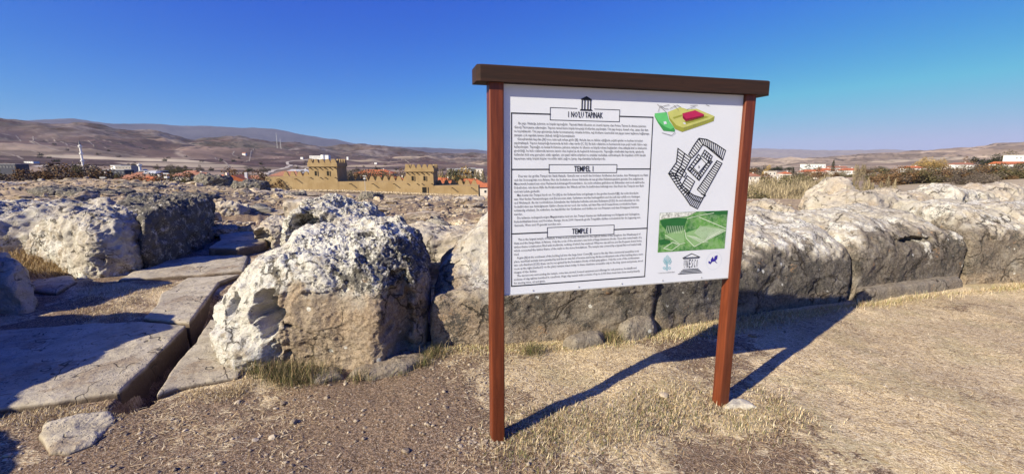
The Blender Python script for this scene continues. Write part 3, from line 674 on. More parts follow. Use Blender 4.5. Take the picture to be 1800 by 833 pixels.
# paving
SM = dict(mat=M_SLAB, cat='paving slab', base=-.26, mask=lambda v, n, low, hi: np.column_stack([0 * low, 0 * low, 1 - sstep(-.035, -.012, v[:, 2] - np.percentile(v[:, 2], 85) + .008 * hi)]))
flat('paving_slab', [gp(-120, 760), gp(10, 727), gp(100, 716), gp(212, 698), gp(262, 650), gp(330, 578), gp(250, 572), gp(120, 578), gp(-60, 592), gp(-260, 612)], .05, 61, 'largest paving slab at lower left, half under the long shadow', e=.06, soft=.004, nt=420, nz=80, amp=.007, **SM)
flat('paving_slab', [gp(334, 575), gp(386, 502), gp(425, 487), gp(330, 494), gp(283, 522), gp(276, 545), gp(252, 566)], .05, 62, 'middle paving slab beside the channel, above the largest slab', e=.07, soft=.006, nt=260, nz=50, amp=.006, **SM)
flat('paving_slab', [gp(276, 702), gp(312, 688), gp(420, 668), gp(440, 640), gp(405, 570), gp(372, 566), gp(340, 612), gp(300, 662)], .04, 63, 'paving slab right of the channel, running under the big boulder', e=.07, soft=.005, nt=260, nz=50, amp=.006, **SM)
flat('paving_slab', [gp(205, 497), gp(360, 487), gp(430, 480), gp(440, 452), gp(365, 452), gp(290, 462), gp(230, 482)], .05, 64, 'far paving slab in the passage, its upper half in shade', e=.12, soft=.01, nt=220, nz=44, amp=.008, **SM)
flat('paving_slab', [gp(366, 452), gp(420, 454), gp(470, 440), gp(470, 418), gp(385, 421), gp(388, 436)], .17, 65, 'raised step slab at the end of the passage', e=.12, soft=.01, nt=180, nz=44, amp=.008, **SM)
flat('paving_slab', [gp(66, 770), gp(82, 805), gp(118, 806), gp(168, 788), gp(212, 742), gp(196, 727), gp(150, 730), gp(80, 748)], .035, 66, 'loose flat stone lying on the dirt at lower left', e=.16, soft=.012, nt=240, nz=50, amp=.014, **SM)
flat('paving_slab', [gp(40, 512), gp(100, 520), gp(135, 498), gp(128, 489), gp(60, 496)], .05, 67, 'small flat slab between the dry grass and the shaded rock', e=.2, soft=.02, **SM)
# ------------------------------------------------------------------ the information sign
P0 = np.array([-.085, 2.262]); SD = np.array([.967, .2547]); SD /= np.linalg.norm(SD); SANG = math.atan2(SD[1], SD[0]); SW = 1.518
sign = empty('information_sign', (P0[0], P0[1], 0), 'wooden two-post information sign with a white printed board and dark cap beam', 'sign', rz=SANG)
PW = .075
def post_mesh(h):
    b = PW / 2; r = .008; pts = []
    for cx, cy, a0 in ((b - r, b - r, 0), (-b + r, b - r, 90), (-b + r, -b + r, 180), (b - r, -b + r, 270)):
        for k in range(4): a = R(a0 + k * 30); pts.append((cx + r * math.cos(a), cy + r * math.sin(a)))
    m = MB(); n = len(pts); zs = [-.25, .0, .5, 1.0, 1.5, h]
    for z in zs: m.v += [(x, y, z) for x, y in pts]
    for k in range(len(zs) - 1):
        for i in range(n): j = (i + 1) % n; m.f.append((k * n + i, k * n + j, (k + 1) * n + j, (k + 1) * n + i))
    m.f.append(tuple(reversed(range(n)))); m.f.append(tuple(range((len(zs) - 1) * n, len(zs) * n)))
    return m.mesh('post', M_POST)
pm = post_mesh(1.945)
link('post', pm, sign, (0, 0, 0)); link('post', pm, sign, (SW, 0, 0))
# cap beam with mitred front corners
BF, BB, BL, BR, BZ0, BZ1 = -.062, .062, -.105, SW + .13, 1.945, 2.023
outl = [(BL + .02, BF), (BR - .035, BF), (BR, BF + .035), (BR, BB), (BL, BB), (BL, BF + .012)]
m = MB(); n = len(outl)
for z, g in ((BZ0, 0), (BZ1 - .006, 0), (BZ1, .006)):
    cx, cy = (BL + BR) / 2, 0; m.v += [(x - math.copysign(g, x - cx), y - math.copysign(g, y - cy), z) for x, y in outl]
for k in range(2):
    for i in range(n): j = (i + 1) % n; m.f.append((k * n + i, k * n + j, (k + 1) * n + j, (k + 1) * n + i))
m.f.append(tuple(reversed(range(n)))); m.f.append(tuple(range(2 * n, 3 * n)))
m.build('cap_beam', M_BEAM, sign)
m = MB(); m.box(PW / 2, SW - PW / 2, .004, .03, 1.88, 1.9445); m.build('upper_rail', M_BEAM, sign)
m = MB(); m.box(PW / 2, SW - PW / 2, .004, .03, .90, .95); m.build('lower_rail', M_BEAM, sign)
BY = -.018                                    # face of the board, just behind the front of the posts
bz0, bz1 = .852, 1.943
m = MB(); m.box(PW / 2 + .002, SW - PW / 2 - .001, BY, BY + .02, bz0, bz1); board = m.build('board', M_BOARD, sign)
M_ALU = plain('brushed_metal_edge', (.45, .46, .47), .35, .05); 
m = MB(); m.box(PW / 2 + .003, SW - PW / 2 - .002, BY - .003, BY + .021, bz0 - .006, bz0 - .0005); m.build('edge_trim', M_ALU, sign)
for k in range(5):
    m = MB(); m.tube((.2 + k * .27, BY - .004, bz0 + .014), (.2 + k * .27, BY - .001, bz0 + .014), .004, .004, 8); m.build('screw', M_ALU, sign)

def bd(px, py):                               # photo pixel -> (u, z) on the board
    d = ray(px, py); nrm = np.array([SD[1], -SD[0]]); Pb = P0 + nrm * (-BY)
    t = (Pb @ nrm) / (d[:2] @ nrm); q = d[:2] * t
    return float((q - P0) @ SD), float(EYE + d[2] * t)
LAYER = [0]
def yl(k): return BY - .0012 - .0006 * k
def ink(name, polys, mat, k=0, parent=None):
    m = MB()
    for p in polys: m.poly([(u, yl(k), z) for u, z in p])
    return m.build(name, mat, parent or board)
def stroke(pts, w, closed=False):
    out = []; P = [np.array(p) for p in pts]
    if closed: P.append(P[0])
    for a, b in zip(P, P[1:]):
        d = b - a; L = np.hypot(*d)
        if L < 1e-6: continue
        d = d / L; n = np.array([-d[1], d[0]]) * w / 2; a = a - d * w / 2; b = b + d * w / 2
        out.append([tuple(a - n), tuple(b - n), tuple(b + n), tuple(a + n)])
    return out
def ccw(p):
    a = sum(p[i][0] * p[(i + 1) % len(p)][1] - p[(i + 1) % len(p)][0] * p[i][1] for i in range(len(p)))
    return p if a > 0 else p[::-1]
# frame lines of the text column
L0, R0 = bd(898, 205)[0], bd(1144, 206)[0] ; BLx = bd(897, 503)
ztop, zb1, zb2, zbot = bd(898, 199)[1], bd(900, 298)[1], bd(900, 411)[1], bd(897, 503)[1]
uL = .5 * (bd(900, 230)[0] + bd(898, 480)[0]); uR = .5 * (bd(1146, 230)[0] + bd(1134, 470)[0])
h1 = (bd(967, 200)[0], bd(1089, 200)[0]); h2 = (bd(965, 296)[0], bd(1084, 296)[0]); h3 = (bd(962, 405)[0], bd(1079, 405)[0])
S_ = []
for z, (a, b) in ((ztop, h1), (zb1, h2), (zb2, h3)):
    S_ += stroke([(uL, z), (a, z)], .006) + stroke([(b, z), (uR, z)], .006)
S_ += stroke([(uL, ztop), (uL, zbot)], .005) + stroke([(uR, ztop), (uR, zbot)], .005) + stroke([(uL, zbot), (uR, zbot)], .006)
ink('frame_lines', S_, M_INK)
hz = []
for (a, b), (pt, pb) in ((h1, ((1000, 190.5), (1000, 212))), (h2, ((1000, 289.5), (1000, 304))), (h3, ((1000, 398.5), (1000, 415)))):
    z1, z0 = bd(*pt)[1], bd(*pb)[1]; hz.append((z0, z1))
    q = [(a, z0), (b, z0), (b, z1), (a, z1)]
    if not hz[1:]:
        mid = (a + b) / 2; q = [(mid - .05, z1), (a, z1), (a, z0), (b, z0), (b, z1), (mid + .05, z1)]
        ink('heading_frame', stroke(q, .003), M_INK)
    else: ink('heading_frame', stroke(q, .003, True), M_INK)

def text(name, s, u, z, size, mat, width=None, align='LEFT', bold=0, k=1, parent=None, sy=1):
    c = bpy.data.curves.new(name, 'FONT'); c.body = s; c.size = size; c.align_x = align; c.offset = bold; c.resolution_u = 1
    o = bpy.data.objects.new(name, c); C.objects.link(o)
    dg = bpy.context.evaluated_depsgraph_get(); dg.update(); me = bpy.data.meshes.new_from_object(o.evaluated_get(dg)); bpy.data.objects.remove(o)
    v = np.empty(len(me.vertices) * 3, np.float32); me.vertices.foreach_get('co', v); v = v.reshape(-1, 3)
    sx = 1
    if width and len(v): sx = width / (v[:, 0].max() - v[:, 0].min())
    v = np.column_stack([u + v[:, 0] * sx, np.full(len(v), yl(k)), z + v[:, 1] * sy]).astype(np.float32); me.vertices.foreach_set('co', v.ravel())
    me.materials.clear(); me.materials.append(mat); me.name = name
    o = link(name, me, parent or board); return o
for s, (z0, z1), (a, b), w in (("1 NO'LU TAPINAK", hz[0], h1, .198), ('TEMPEL 1', hz[1], h2, .112), ('TEMPLE 1', hz[2], h3, .112)):
    zc = (z0 + z1) / 2; o = text('heading_text', s, 0, zc - .0145, .042, M_INK, None, 'LEFT', .0006)
    me = o.data; n = len(me.vertices); v = np.empty(n * 3, np.float32); me.vertices.foreach_get('co', v); v = v.reshape(-1, 3)
    sx = w / (v[:, 0].max() - v[:, 0].min()); v[:, 0] = (v[:, 0] - v[:, 0].mean()) * sx; v[:, 0] += (a + b) / 2 - (v[:, 0].max() + v[:, 0].min()) / 2; me.vertices.foreach_set('co', v.ravel())
T1 = [("    Bu yapı, Hattuşa şehrinin en büyük tapınağıdır. Tapınak Hatti ülkesinin en önemli tanrısı olan Fırtına Tanrısı ile Arinna şehrinin", .965),
 ("Güneş Tanrıçasına adanmıştır. Yapının temel kısmı büyük kireçtaşı bloklardan yapılmıştır. Üst yapı kerpiç duvarlı olup, çatısı düz dam", .985),
 ("ve topraktandır. Üst yapı günümüze kadar korunamamış olmakla birlikte, taş blokların üzerindeki üst yapıyı temel taşlarına bağlamaya", .995),
 ("yarayan çok sayıdaki zıvana (dübel) deliği bulunmaktadır.", .43),
 ("   Güneybatıdaki kapıdan [A] önce üstü açık avluya girilir [B]. Avluda dua ve ilahiler eşliğinde çeşitli ayinler ve kurban törenleri", .945),
 ("yapılmaktaydı. Yapının kuzeydoğu kenarında iki kült odası vardır [C, D]. Bu kült odalarının su basmanında koyu yeşil renkli Gabro taşı", .98),
 ("kullanılmıştır. Tapınağın en kutsal bölümüne yalnızca rahipler ile ülkenin en büyük ruhani başkanları olma sıfatıyla kral ve kraliçenin", .98),
 ("girebildiği, bu kült odalarında tanrının tasviri olan heykel ya da heykelcik bulunuyordu. Tapınağın etrafındaki depolarda, ayinlerde", .96),
 ("kullanılan kült araç gereçleri, adak eşyaları, çivi yazılı tablet arşivleri ve erzaklar muhafaza edilmekteydi. En büyükleri 2000 litrelik", .975),
 ("kapasiteye sahip büyük küpler öncelikle tahıl, yağ ve şarap depolamakta kullanılıyordu.", .66)]
T2 = [("    Dies war der größte Tempel der Stadt Hattuša. Geweiht war er wohl den höchsten Gottheiten des Landes, dem Wettergott von Hatti", 1.0),
 ("und der Sonnengöttin von Arinna. Nur die Sockelzone dieses Gebäudes ist aus großen Kalksteinquadern gesetzt. Das aufgehende", .965),
 ("Mauerwerk bestand aus einer Fachwerk-Lehmziegel-Konstruktion, die nicht erhalten geblieben ist. Erkennbar sind noch zahlreiche", .975),
 ("Dübellöcher, mit deren Hilfe die Holzkonstruktion der Wände auf den Sockelblöcken befestigt war. Das Dach des Tempels war flach", .97),
 ("und mit Lehm gedeckt.", .18),
 ("   Man betrat den Tempel durch ein Tor [A] an der Südwest-Seite und gelangte in den großen Innenhof [B], der nicht überdacht", .93),
 ("war. Hier fanden Versammlungen und Zeremonien statt, Opfertiere wurden herbeigeführt und die Luft war erfüllt von Gesängen", .945),
 ("und Weihrauch. An der nordöstlichen Schmalseite des Gebäudes befinden sich zwei Kulträume [C,D]. Sie sind erkennbar an den", .94),
 ("Sockelblöcken aus dunkelgrauem Gabbro (heute ist nur noch der rechte, auf dem Plan mit D bezeichnete nordöstliche Raum", .92),
 ("vollständig erhalten). Sie enthielten die Standbilder der Gottheiten und durften nur von Priestern und dem Königspaar betreten", .94),
 ("werden.", .06),
 ("   Die teilweise mehrgeschossigen Magazintrakte rund um den Tempel dienten zur Aufbewahrung von Kultgerät und Opfergaben,", .95),
 ("Keilschrifttafelarchiven und Vorräten. Riesige, bis zu 2000 l fassende große Tongefäße dürften vornehmlich für die Lagerung von", .955),
 ("Getreide, Wein und Öl genutzt worden sein.", .34)]
T3 = [("    This is the largest temple of Hattuša. It was most probably dedicated to the highest deities of the Kingdom, the Weathergod of", .965),
 ("Hatti and the Sungoddess of Arinna. Only the socle of the structure was built of large limestone blocks. Upon this rested walls of a", .975),
 ("timber-frame construction filled with mudbricks, nothing of which has endured. What we can still see are the frequent dowel holes,", .98),
 ("which connected the timber-frame of the walls to the stone foundations. The temple was covered by a typical flat roof sealed with", .975),
 ("mud.", .035),
 ("   A gate [A] at the southwest of the building led into the large Inner Court [B], open to the sky. Here ceremonial assemblies took", .96),
 ("place, sacrificial animals were paraded by and the air was full of incense and song. At the northeastern side of the building there were", .995),
 ("two cult chambers [C,D]; these can be recognized by the foundation blocks of dark gray gabbro. Only the socle of the northeastern", .965),
 ("room at the right (marked D on the plan) remains intact today. In these chambers, accessible only to the king, queen and priests, stood", .995),
 ("images of the deities.", .165),
 ("   The storerooms surrounding the temple, some two-storied, housed equipment and offerings for cult practices, foodstuffs and", .945),
 ("archives of clay tablets inscribed in cuneiform. Huge clay vessels with a volume of up to 2.000 liters must have been used primarily", .975),
 ("for storing wine, oil and grain.", .23)]
def joined(name, obs, mat):
    V = []; F = []; n = 0
    for o in obs:
        me = o.data; v = np.empty(len(me.vertices) * 3, np.float32); me.vertices.foreach_get('co', v); V.append(v.reshape(-1, 3))
        F += [tuple(i + n for i in p.vertices) for p in me.polygons]; n += len(me.vertices)
    for o in obs:
        me = o.data; bpy.data.objects.remove(o); bpy.data.meshes.remove(me)
    me = bpy.data.meshes.new(name); me.from_pydata(np.concatenate(V).tolist(), [], F); me.materials.append(mat); return link(name, me, board)
tw = uR - uL - .028
for T, za, zb in ((T1, bd(905, 218.5)[1], bd(905, 280.5)[1]), (T2, bd(905, 311.5)[1], bd(904, 398)[1]), (T3, bd(904, 423)[1], bd(904, 499)[1])):
    obs = []
    for i, (s, w) in enumerate(T):
        z = za + (zb - za) * i / (len(T) - 1); ind = len(s) - len(s.lstrip()); s2 = s.strip()
        obs.append(text('text_block', s2, uL + .013 + ind * .0055, z, .0172, M_INKS, tw * w - ind * .0055, 'LEFT', .00012))
    joined('text_block', obs, M_INKS)
# temple pictogram
def C1(x, y): return bd(880 + x / 5.55, 150 + y / 5.55)
pc = (C1(835, 178)[0], C1(835, 240)[1]); zt = C1(835, 108)[1]; H_ = zt - C1(835, 250)[1]; zb_ = zt - H_
u0 = pc[0]; Wd = .037
P_ = [[(u0 - Wd, zb_), (u0 + Wd, zb_), (u0 + Wd * .85, zb_ + .1 * H_), (u0 - Wd * .85, zb_ + .1 * H_)],
      [(u0 - Wd * .82, zb_ + .72 * H_), (u0 + Wd * .82, zb_ + .72 * H_), (u0 + Wd * .82, zb_ + .8 * H_), (u0, zt), (u0 - Wd * .82, zb_ + .8 * H_)]]
for k in (-.66, -.24, .24, .66): P_.append([(u0 + (k - .085) * Wd, zb_ + .1 * H_), (u0 + (k + .085) * Wd, zb_ + .1 * H_), (u0 + (k + .085) * Wd, zb_ + .72 * H_), (u0 + (k - .085) * Wd, zb_ + .72 * H_)])
ink('temple_pictogram', P_, M_INK, 1)
# coloured drawing of the site
def C4(x, y): return bd(1130 + x / 3.62, 150 + y / 3.62)
def pol(*q): return ccw([C4(*a) for a in q])
col_ = lambda n, c: plain(n, c, .45, .06, 30)
MG, MG2, MY, MY2, MRd, MRd2 = col_('print_green', (.12, .52, .17)), col_('print_dark_green', (.05, .30, .08)), col_('print_yellow_green', (.50, .52, .16)), col_('print_olive', (.30, .32, .05)), col_('print_crimson', (.42, .02, .09)), col_('print_dark_crimson', (.22, .01, .04))
ds = ink('site_drawing', [pol((75, 180), (150, 172), (160, 215), (205, 285), (200, 297), (130, 290), (95, 240), (74, 200))], MG2, 0)
ink('drawing_patch', [pol((75, 180), (150, 172), (165, 225), (200, 272), (175, 280), (135, 262), (100, 235), (74, 195))], MG, 1, ds)
ink('drawing_patch', [pol((157, 172), (235, 140), (285, 155), (340, 150), (455, 200), (450, 228), (400, 247), (250, 298), (205, 280), (168, 222))], MY2, 0, ds)
ink('drawing_patch', [pol((157, 172), (235, 140), (285, 155), (340, 150), (455, 198), (425, 218), (255, 272), (212, 255), (172, 210))], MY, 1, ds)
for q_ in (pol((190, 205), (245, 188), (250, 196), (196, 215)), pol((262, 232), (395, 195), (420, 203), (275, 248))): ink('drawing_patch', [q_], MY2, 2, ds)
ink('drawing_patch', [pol((250, 180), (330, 160), (388, 186), (386, 206), (275, 236), (252, 210))], MRd2, 2, ds)
ink('drawing_patch', [pol((250, 180), (330, 160), (388, 186), (385, 192), (275, 215), (255, 196))], MRd, 3, ds)
for q_ in (pol((130, 232), (146, 230), (152, 246), (134, 250)), pol((252, 240), (272, 236), (270, 250), (258, 246))): ink('drawing_patch', [q_], M_BOARD, 2, ds)
ln = []
for q in (((90, 122), (150, 175)), ((95, 170), (105, 140), (165, 125)), ((170, 150), (215, 128), (240, 140)), ((195, 128), (225, 160)), ((280, 155), (330, 135)), ((300, 130), (345, 128)), ((110, 130), (135, 150), (160, 152)), ((400, 125), (420, 132)), ((120, 303), (180, 320), (205, 300))):
    ln += stroke([C4(*a) for a in q], .0022)
for x in range(265, 445, 11): ln += stroke([C4(x, 298 - (x - 250) * .36 - 4), C4(x, 298 - (x - 250) * .36 - 22)], .0012)
ink('drawing_lines', ln, M_INKS, 3, ds)
# ground plan of the temple
pl = []
def hatch(A, B, n, w=.0052, cross=()):
    A = [np.array(C4(*a)) for a in A]; B = [np.array(C4(*b)) for b in B]
    def samp(P, t):
        L = [np.hypot(*(b - a)) for a, b in zip(P, P[1:])]; s = t * sum(L)
        for l, a, b in zip(L, P, P[1:]):
            if s <= l + 1e-9: return a + (b - a) * s / l
            s -= l
        return P[-1]
    out = stroke(A, w) + stroke(B, w)
    for i in range(n + 1): out += stroke([samp(A, i / n), samp(B, i / n)], w)
    for t in cross: out += stroke([samp(A, i / 12) * (1 - t) + samp(B, i / 12) * t for i in range(13)], w)
    return out
pl += hatch([(357, 338), (405, 345), (465, 375), (525, 415)], [(378, 378), (405, 390), (450, 420), (506, 472)], 12)
pl += hatch([(352, 342), (322, 385), (290, 440)], [(380, 378), (348, 425), (312, 462)], 7)
pl += hatch([(470, 480), (345, 662)], [(502, 497), (388, 702)], 16)
pl += hatch([(222, 402), (212, 490), (162, 562)], [(305, 465), (268, 535), (236, 600)], 9, cross=(.5,))
pl += hatch([(162, 562), (220, 650), (265, 710)], [(210, 560), (240, 622), (290, 680)], 9, cross=(.55,))
pl += hatch([(265, 710), (300, 762), (345, 785)], [(290, 678), (325, 700), (380, 718)], 9, cross=(.6,)); pl += stroke([C4(345, 785), C4(384, 715)], .0052)
pl += hatch([(280, 575), (238, 650)], [(328, 612), (290, 690)], 5)
pl += hatch([(215, 545), (262, 585)], [(238, 520), (275, 560)], 3)
pl += hatch([(352, 440), (282, 535)], [(368, 456), (302, 546)], 6); pl += hatch([(282, 535), (355, 605)], [(302, 520), (365, 578)], 6)
pl += hatch([(355, 605), (440, 485)], [(345, 585), (420, 480)], 8); pl += hatch([(392, 412), (440, 452)], [(372, 448), (425, 492)], 4, cross=(.5,))
pl += stroke([C4(*a) for a in ((370, 465), (402, 498), (352, 558), (318, 522))], .004, True)
pl += stroke([C4(400, 388), C4(505, 476)], .005) + stroke([C4(372, 690), C4(396, 700), C4(380, 716)], .007)
ink('temple_plan', pl, M_INK, 1)
text('plan_letter', 'B', *C4(350, 528), .022, M_INKS)
# aerial picture
def C5(x, y): return bd(1130 + x / 5.55, 350 + y / 5.55)
t = NT('aerial_picture_print', .35, .4)
n1 = t.noise(9, 6, .7); n2 = t.noise(40, 5, .7)
t.color(t.mix(t.ramp(n2, .4, .6, 0, .35), t.mix(t.ramp(n1, .4, .6), (.02, .15, .03), (.12, .32, .07)), (.35, .5, .3)))
M_AER = t.m
def p5(*q): return ccw([C5(*a) for a in q])
ae = ink('aerial_picture', [p5((165, 135), (828, 110), (795, 480), (143, 520))], M_AER, 0)
M_LG, M_DG, M_WG = col_('print_light_green', (.24, .42, .19)), col_('print_deep_green', (.02, .13, .035)), col_('print_whitish_green', (.62, .74, .58))
ink('picture_patch', [p5((165, 136), (520, 123), (440, 165), (330, 180), (200, 190), (163, 205))], plain('print_pale_town', (.55, .58, .55), .4, .5, 60), 1, ae)
for q_ in (p5((168, 205), (330, 180), (430, 190), (400, 280), (250, 330), (180, 250)), p5((150, 400), (260, 380), (270, 430), (170, 450)), p5((600, 125), (827, 112), (824, 150), (640, 150))): ink('picture_patch', [q_], M_DG, 1, ae)
for q_ in (p5((410, 330), (640, 250), (810, 300), (600, 410), (500, 465), (430, 400)), p5((215, 345), (400, 300), (405, 420), (360, 440), (300, 400), (215, 400))): ink('picture_patch', [q_], M_LG, 1, ae)
ln = []
for k in range(26):
    a = k / 26; ln += stroke([C5(560 + 245 * a, 262 + 35 * a), C5(500 + 110 * a + 90 * a, 330 + 80 * (1 - abs(2 * a - 1)) * .8 + 20 * a)], .0022)
for k in range(9): ln += stroke([C5(430 + k * 16, 355 + k * 9), C5(505 + k * 16, 385 + k * 6 - 20)], .0025)
for k in range(10): ln += stroke([C5(235 + k * 17, 262), C5(222 + k * 17, 330)], .0022)
ln += stroke([C5(*a) for a in ((545, 175), (640, 215), (808, 285))], .004) + stroke([C5(*a) for a in ((430, 190), (545, 160), (690, 135))], .003)
ln += stroke([C5(*a) for a in ((200, 480), (290, 420), (355, 445), (280, 498), (200, 480))], .004) + stroke([C5(*a) for a in ((405, 300), (420, 380), (500, 463), (590, 415), (806, 305))], .004)
ln += stroke([C5(*a) for a in ((215, 350), (300, 400), (360, 440), (410, 425))], .003)
ink('picture_lines', ln, M_WG, 2, ae)
# emblems
MC, MBl = col_('print_cyan', (.05, .42, .50)), col_('print_deep_blue', (.03, .02, .30))
kn = []
for cx, cy, r in ((237, 560, 13), (216, 582, 13), (258, 582, 13), (237, 602, 13), (208, 604, 12), (266, 604, 12), (216, 622, 12), (258, 622, 12), (207, 672, 13), (258, 672, 13), (232, 684, 10)):
    kn += stroke([C5(cx, cy - r), C5(cx + r, cy), C5(cx, cy + r), C5(cx - r, cy)], .0022, True)
kn += stroke([C5(228, 610), C5(228, 670)], .0022) + stroke([C5(238, 610), C5(238, 670)], .0022)
ke = ink('knot_emblem', kn, MC, 1)
text('emblem_caption', 'T.C. KÜLTÜR VE TURİZM BAKANLIĞI', C5(145, 728)[0], C5(145, 726)[1], .009, M_INK, C5(308, 715)[0] - C5(145, 728)[0], parent=ke)
un = stroke([C5(388, 578), C5(472, 532), C5(553, 552)], .004) + stroke([C5(392, 582), C5(472, 545), C5(550, 556), C5(392, 582)], .0025)
def C5s(cx, cy): return C5(cx, cy)
un = []
ua, ub = C5(388, 580)[0], C5(553, 560)[0]; zt_, zp = C5(472, 530)[1], C5(472, 568)[1]; uc = (ua + ub) / 2
un += stroke([(ua, zp), (uc, zt_), (ub, zp)], .004) + stroke([(ua, zp), (ub, zp)], .004) + stroke([(ua + .004, zp - .006), (ub - .004, zp - .006)], .003)
zs = C5(460, 668)[1]
for k in range(4): e_ = .004 + .008 * k; un += stroke([(ua - e_ * 1.2 + .01, zs - .009 - .0085 * k), (ub + e_ * 1.2 - .01, zs - .009 - .0085 * k)], .0042)
ue = ink('temple_emblem', un, M_INK, 1)
lz = zs; lh = zp - .012 - lz
for k, ch in enumerate('UNESCO'):
    o = text('emblem_letter', ch, ua + .008 + k * (ub - ua - .012) / 6, lz, .02, M_INK, (ub - ua) / 6 * .55, sy=1, parent=ue)
    me = o.data; v = np.empty(len(me.vertices) * 3, np.float32); me.vertices.foreach_get('co', v); v = v.reshape(-1, 3); h = v[:, 2].max() - v[:, 2].min(); v[:, 2] = lz + (v[:, 2] - v[:, 2].min()) * lh / h; me.vertices.foreach_set('co', v.ravel())
wf = [p5((660, 590), (680, 560), (690, 590), (700, 555), (727, 545), (722, 580), (705, 600), (725, 625), (715, 622), (695, 605), (672, 610), (655, 635), (650, 622), (662, 605)), p5((636, 610), (648, 602), (655, 615), (642, 630))]
we = ink('winged_figure_emblem', wf, MBl, 1)
uc, zc = C5(692, 602); rr_ = abs(C5(765, 600)[0] - uc)
ink('emblem_ring', [q for k in range(40) for q in stroke([(uc + rr_ * math.cos(k * .157), zc + rr_ * math.sin(k * .157)), (uc + rr_ * math.cos(k * .157 + .07), zc + rr_ * math.sin(k * .157 + .07))], .0014)], plain('print_pale_blue', (.40, .48, .62), .4), 0, we)

for o_ in S.objects:
    if o_.type == 'MESH' and o_.name.split('.')[0] in ('frame_lines', 'drawing_lines', 'picture_lines', 'text_block', 'temple_plan', 'emblem_ring', 'emblem_caption', 'heading_frame', 'temple_emblem'): o_['kind'] = 'stuff'
# ------------------------------------------------------------------ the mud-brick town wall (rebuilt), 150 m off
def mud_material():
    t = NT('ochre_mud_plaster', .95, .1)
    n = t.noise(.25, 6, .65); f = t.noise(3, 6, .7)
    mp = t.new('ShaderNodeMapping'); mp.inputs['Scale'].default_value = (1, 1, .12); t.L(t.obj(), mp.inputs[0]); s = t.noise(.9, 5, .7, mp.outputs[0])
    c = t.mix(t.ramp(n, .35, .65), (.29, .205, .105), (.36, .265, .145)); c = t.mix(t.ramp(s, .5, .68, 0, .45), c, (.24, .165, .085)); c = t.mix(t.ramp(f, .55, .7, 0, .3), c, (.39, .30, .175))
    t.color(c); t.bump(f, .6, .05); return t.m
M_MUD = mud_material(); M_TIMB = plain('old_timber', (.07, .045, .03), .9); M_DARK = plain('dark_opening', (.012, .011, .01), .9)
M_FOOT = plain('rubble_footing', (.42, .34, .24), .95, .45, 1.2, .1)
DY = 150.0
def cx(px, y=DY): return at(px, 320, y)[0]
def czz(py, px=650, y=DY): return at(px, py, y)[2]
castle = empty('mudbrick_town_wall', (cx(467), DY, gz(cx(467), DY)), 'long ochre mudbrick town wall with two battlemented towers, beyond the ruins', 'fortress wall')
CO = np.array(castle.location)
def cpart(m, name, mat):
    m.v = [(x - CO[0], y - CO[1], z - CO[2]) for x, y, z in m.v]; return m.build(name, mat, castle)
def cbox(name, mat, x0, x1, y0, y1, z0, z1, batter=0):
    m = MB(); b = batter
    p = [(x0 - b, y0 - b, z0), (x0 - b, y1 + b, z0), (x1 + b, y1 + b, z0), (x1 + b, y0 - b, z0), (x0, y0, z1), (x0, y1, z1), (x1, y1, z1), (x1, y0, z1)]
    for q in ((0, 1, 2, 3), (7, 6, 5, 4), (0, 3, 7, 4), (3, 2, 6, 7), (2, 1, 5, 6), (1, 0, 4, 5)): m.poly([p[i] for i in q][::-1])
    return cpart(m, name, mat)
THK = 7.0
segs = [(467, 545, 311), (612, 713, 319.3), (763, 840, 326)]
xs0, xs1 = cx(467), cx(543.5); xm0, xm1 = cx(594), cx(713.5); xr0, xr1 = cx(762), cx(840.5)
zl, zm_, zr = czz(311), czz(319.3), czz(326.3)
GZL, GZM, GZR = CO[2] - 1.5, gz((xm0 + xm1) / 2, DY) - 1.5, gz(xr1, DY) - 1.5
cbox('curtain_wall', M_MUD, xs0, xs1, DY, DY + THK, GZL, zl, .15); cbox('curtain_wall', M_MUD, xm0, xm1, DY, DY + THK, GZM, zm_, .15); cbox('curtain_wall', M_MUD, xr0, xr1, DY, DY + THK, GZR, zr, .15)
tw_ = []
for (pa, pb, ptop, pcor, plow, zlow) in ((543.5, 594, 287.5, 292.6, 311, GZL), (713, 762.5, 296.8, 301.5, 325, GZM)):
    x0, x1 = cx(pa), cx(pb); ya, yb = DY - .05, DY + 9; zt = czz(ptop); zc_ = czz(pcor)
    cbox('tower', M_MUD, x0 + .15, x1 - .15, ya + .1, yb - .1, zlow, zc_, .18)
    cbox('parapet', M_MUD, x0 - .12, x1 + .12, ya - .15, yb + .15, zc_ + .003, zt); tw_.append((x0, x1, ya, yb, zt, zc_))
# merlons: rounded triangles
def merlon_mesh(w, h, d):
    pts = [(-w / 2, 0)] + [(w / 2 * math.cos(a) ** 1.0 * .98 if False else -w / 2 * .62 * math.cos(a) * (1 if True else 0), h * (.38 + .62 * math.sin(a))) for a in np.linspace(.15, math.pi - .15, 9)] + [(w / 2, 0)]
    m = MB(); m.prism([(x, z) for x, z in pts][::-1], -d / 2, d / 2); return m.mesh('merlon', M_MUD)
MER = merlon_mesh(2.35, 1.75, .6); MERT = merlon_mesh(2.0, 1.55, .55)
def mer(x, y, z, rot=0, me=None): link('merlon', me or MER, castle, (x - CO[0], y - CO[1], z - CO[2] - .02), (0, 0, rot))
def mrow(x0, x1, y, z, pitch=2.35):
    n = max(1, int(round((x1 - x0) / pitch)))
    for i in range(n): mer(x0 + (i + .5) * (x1 - x0) / n, y, z)
mrow(cx(481), cx(543), DY + THK - .5, zl); mrow(cx(612, DY + 6), cx(712), DY + THK - .5, zm_); mrow(cx(766, DY + 6), cx(837), DY + THK - .5, zr)
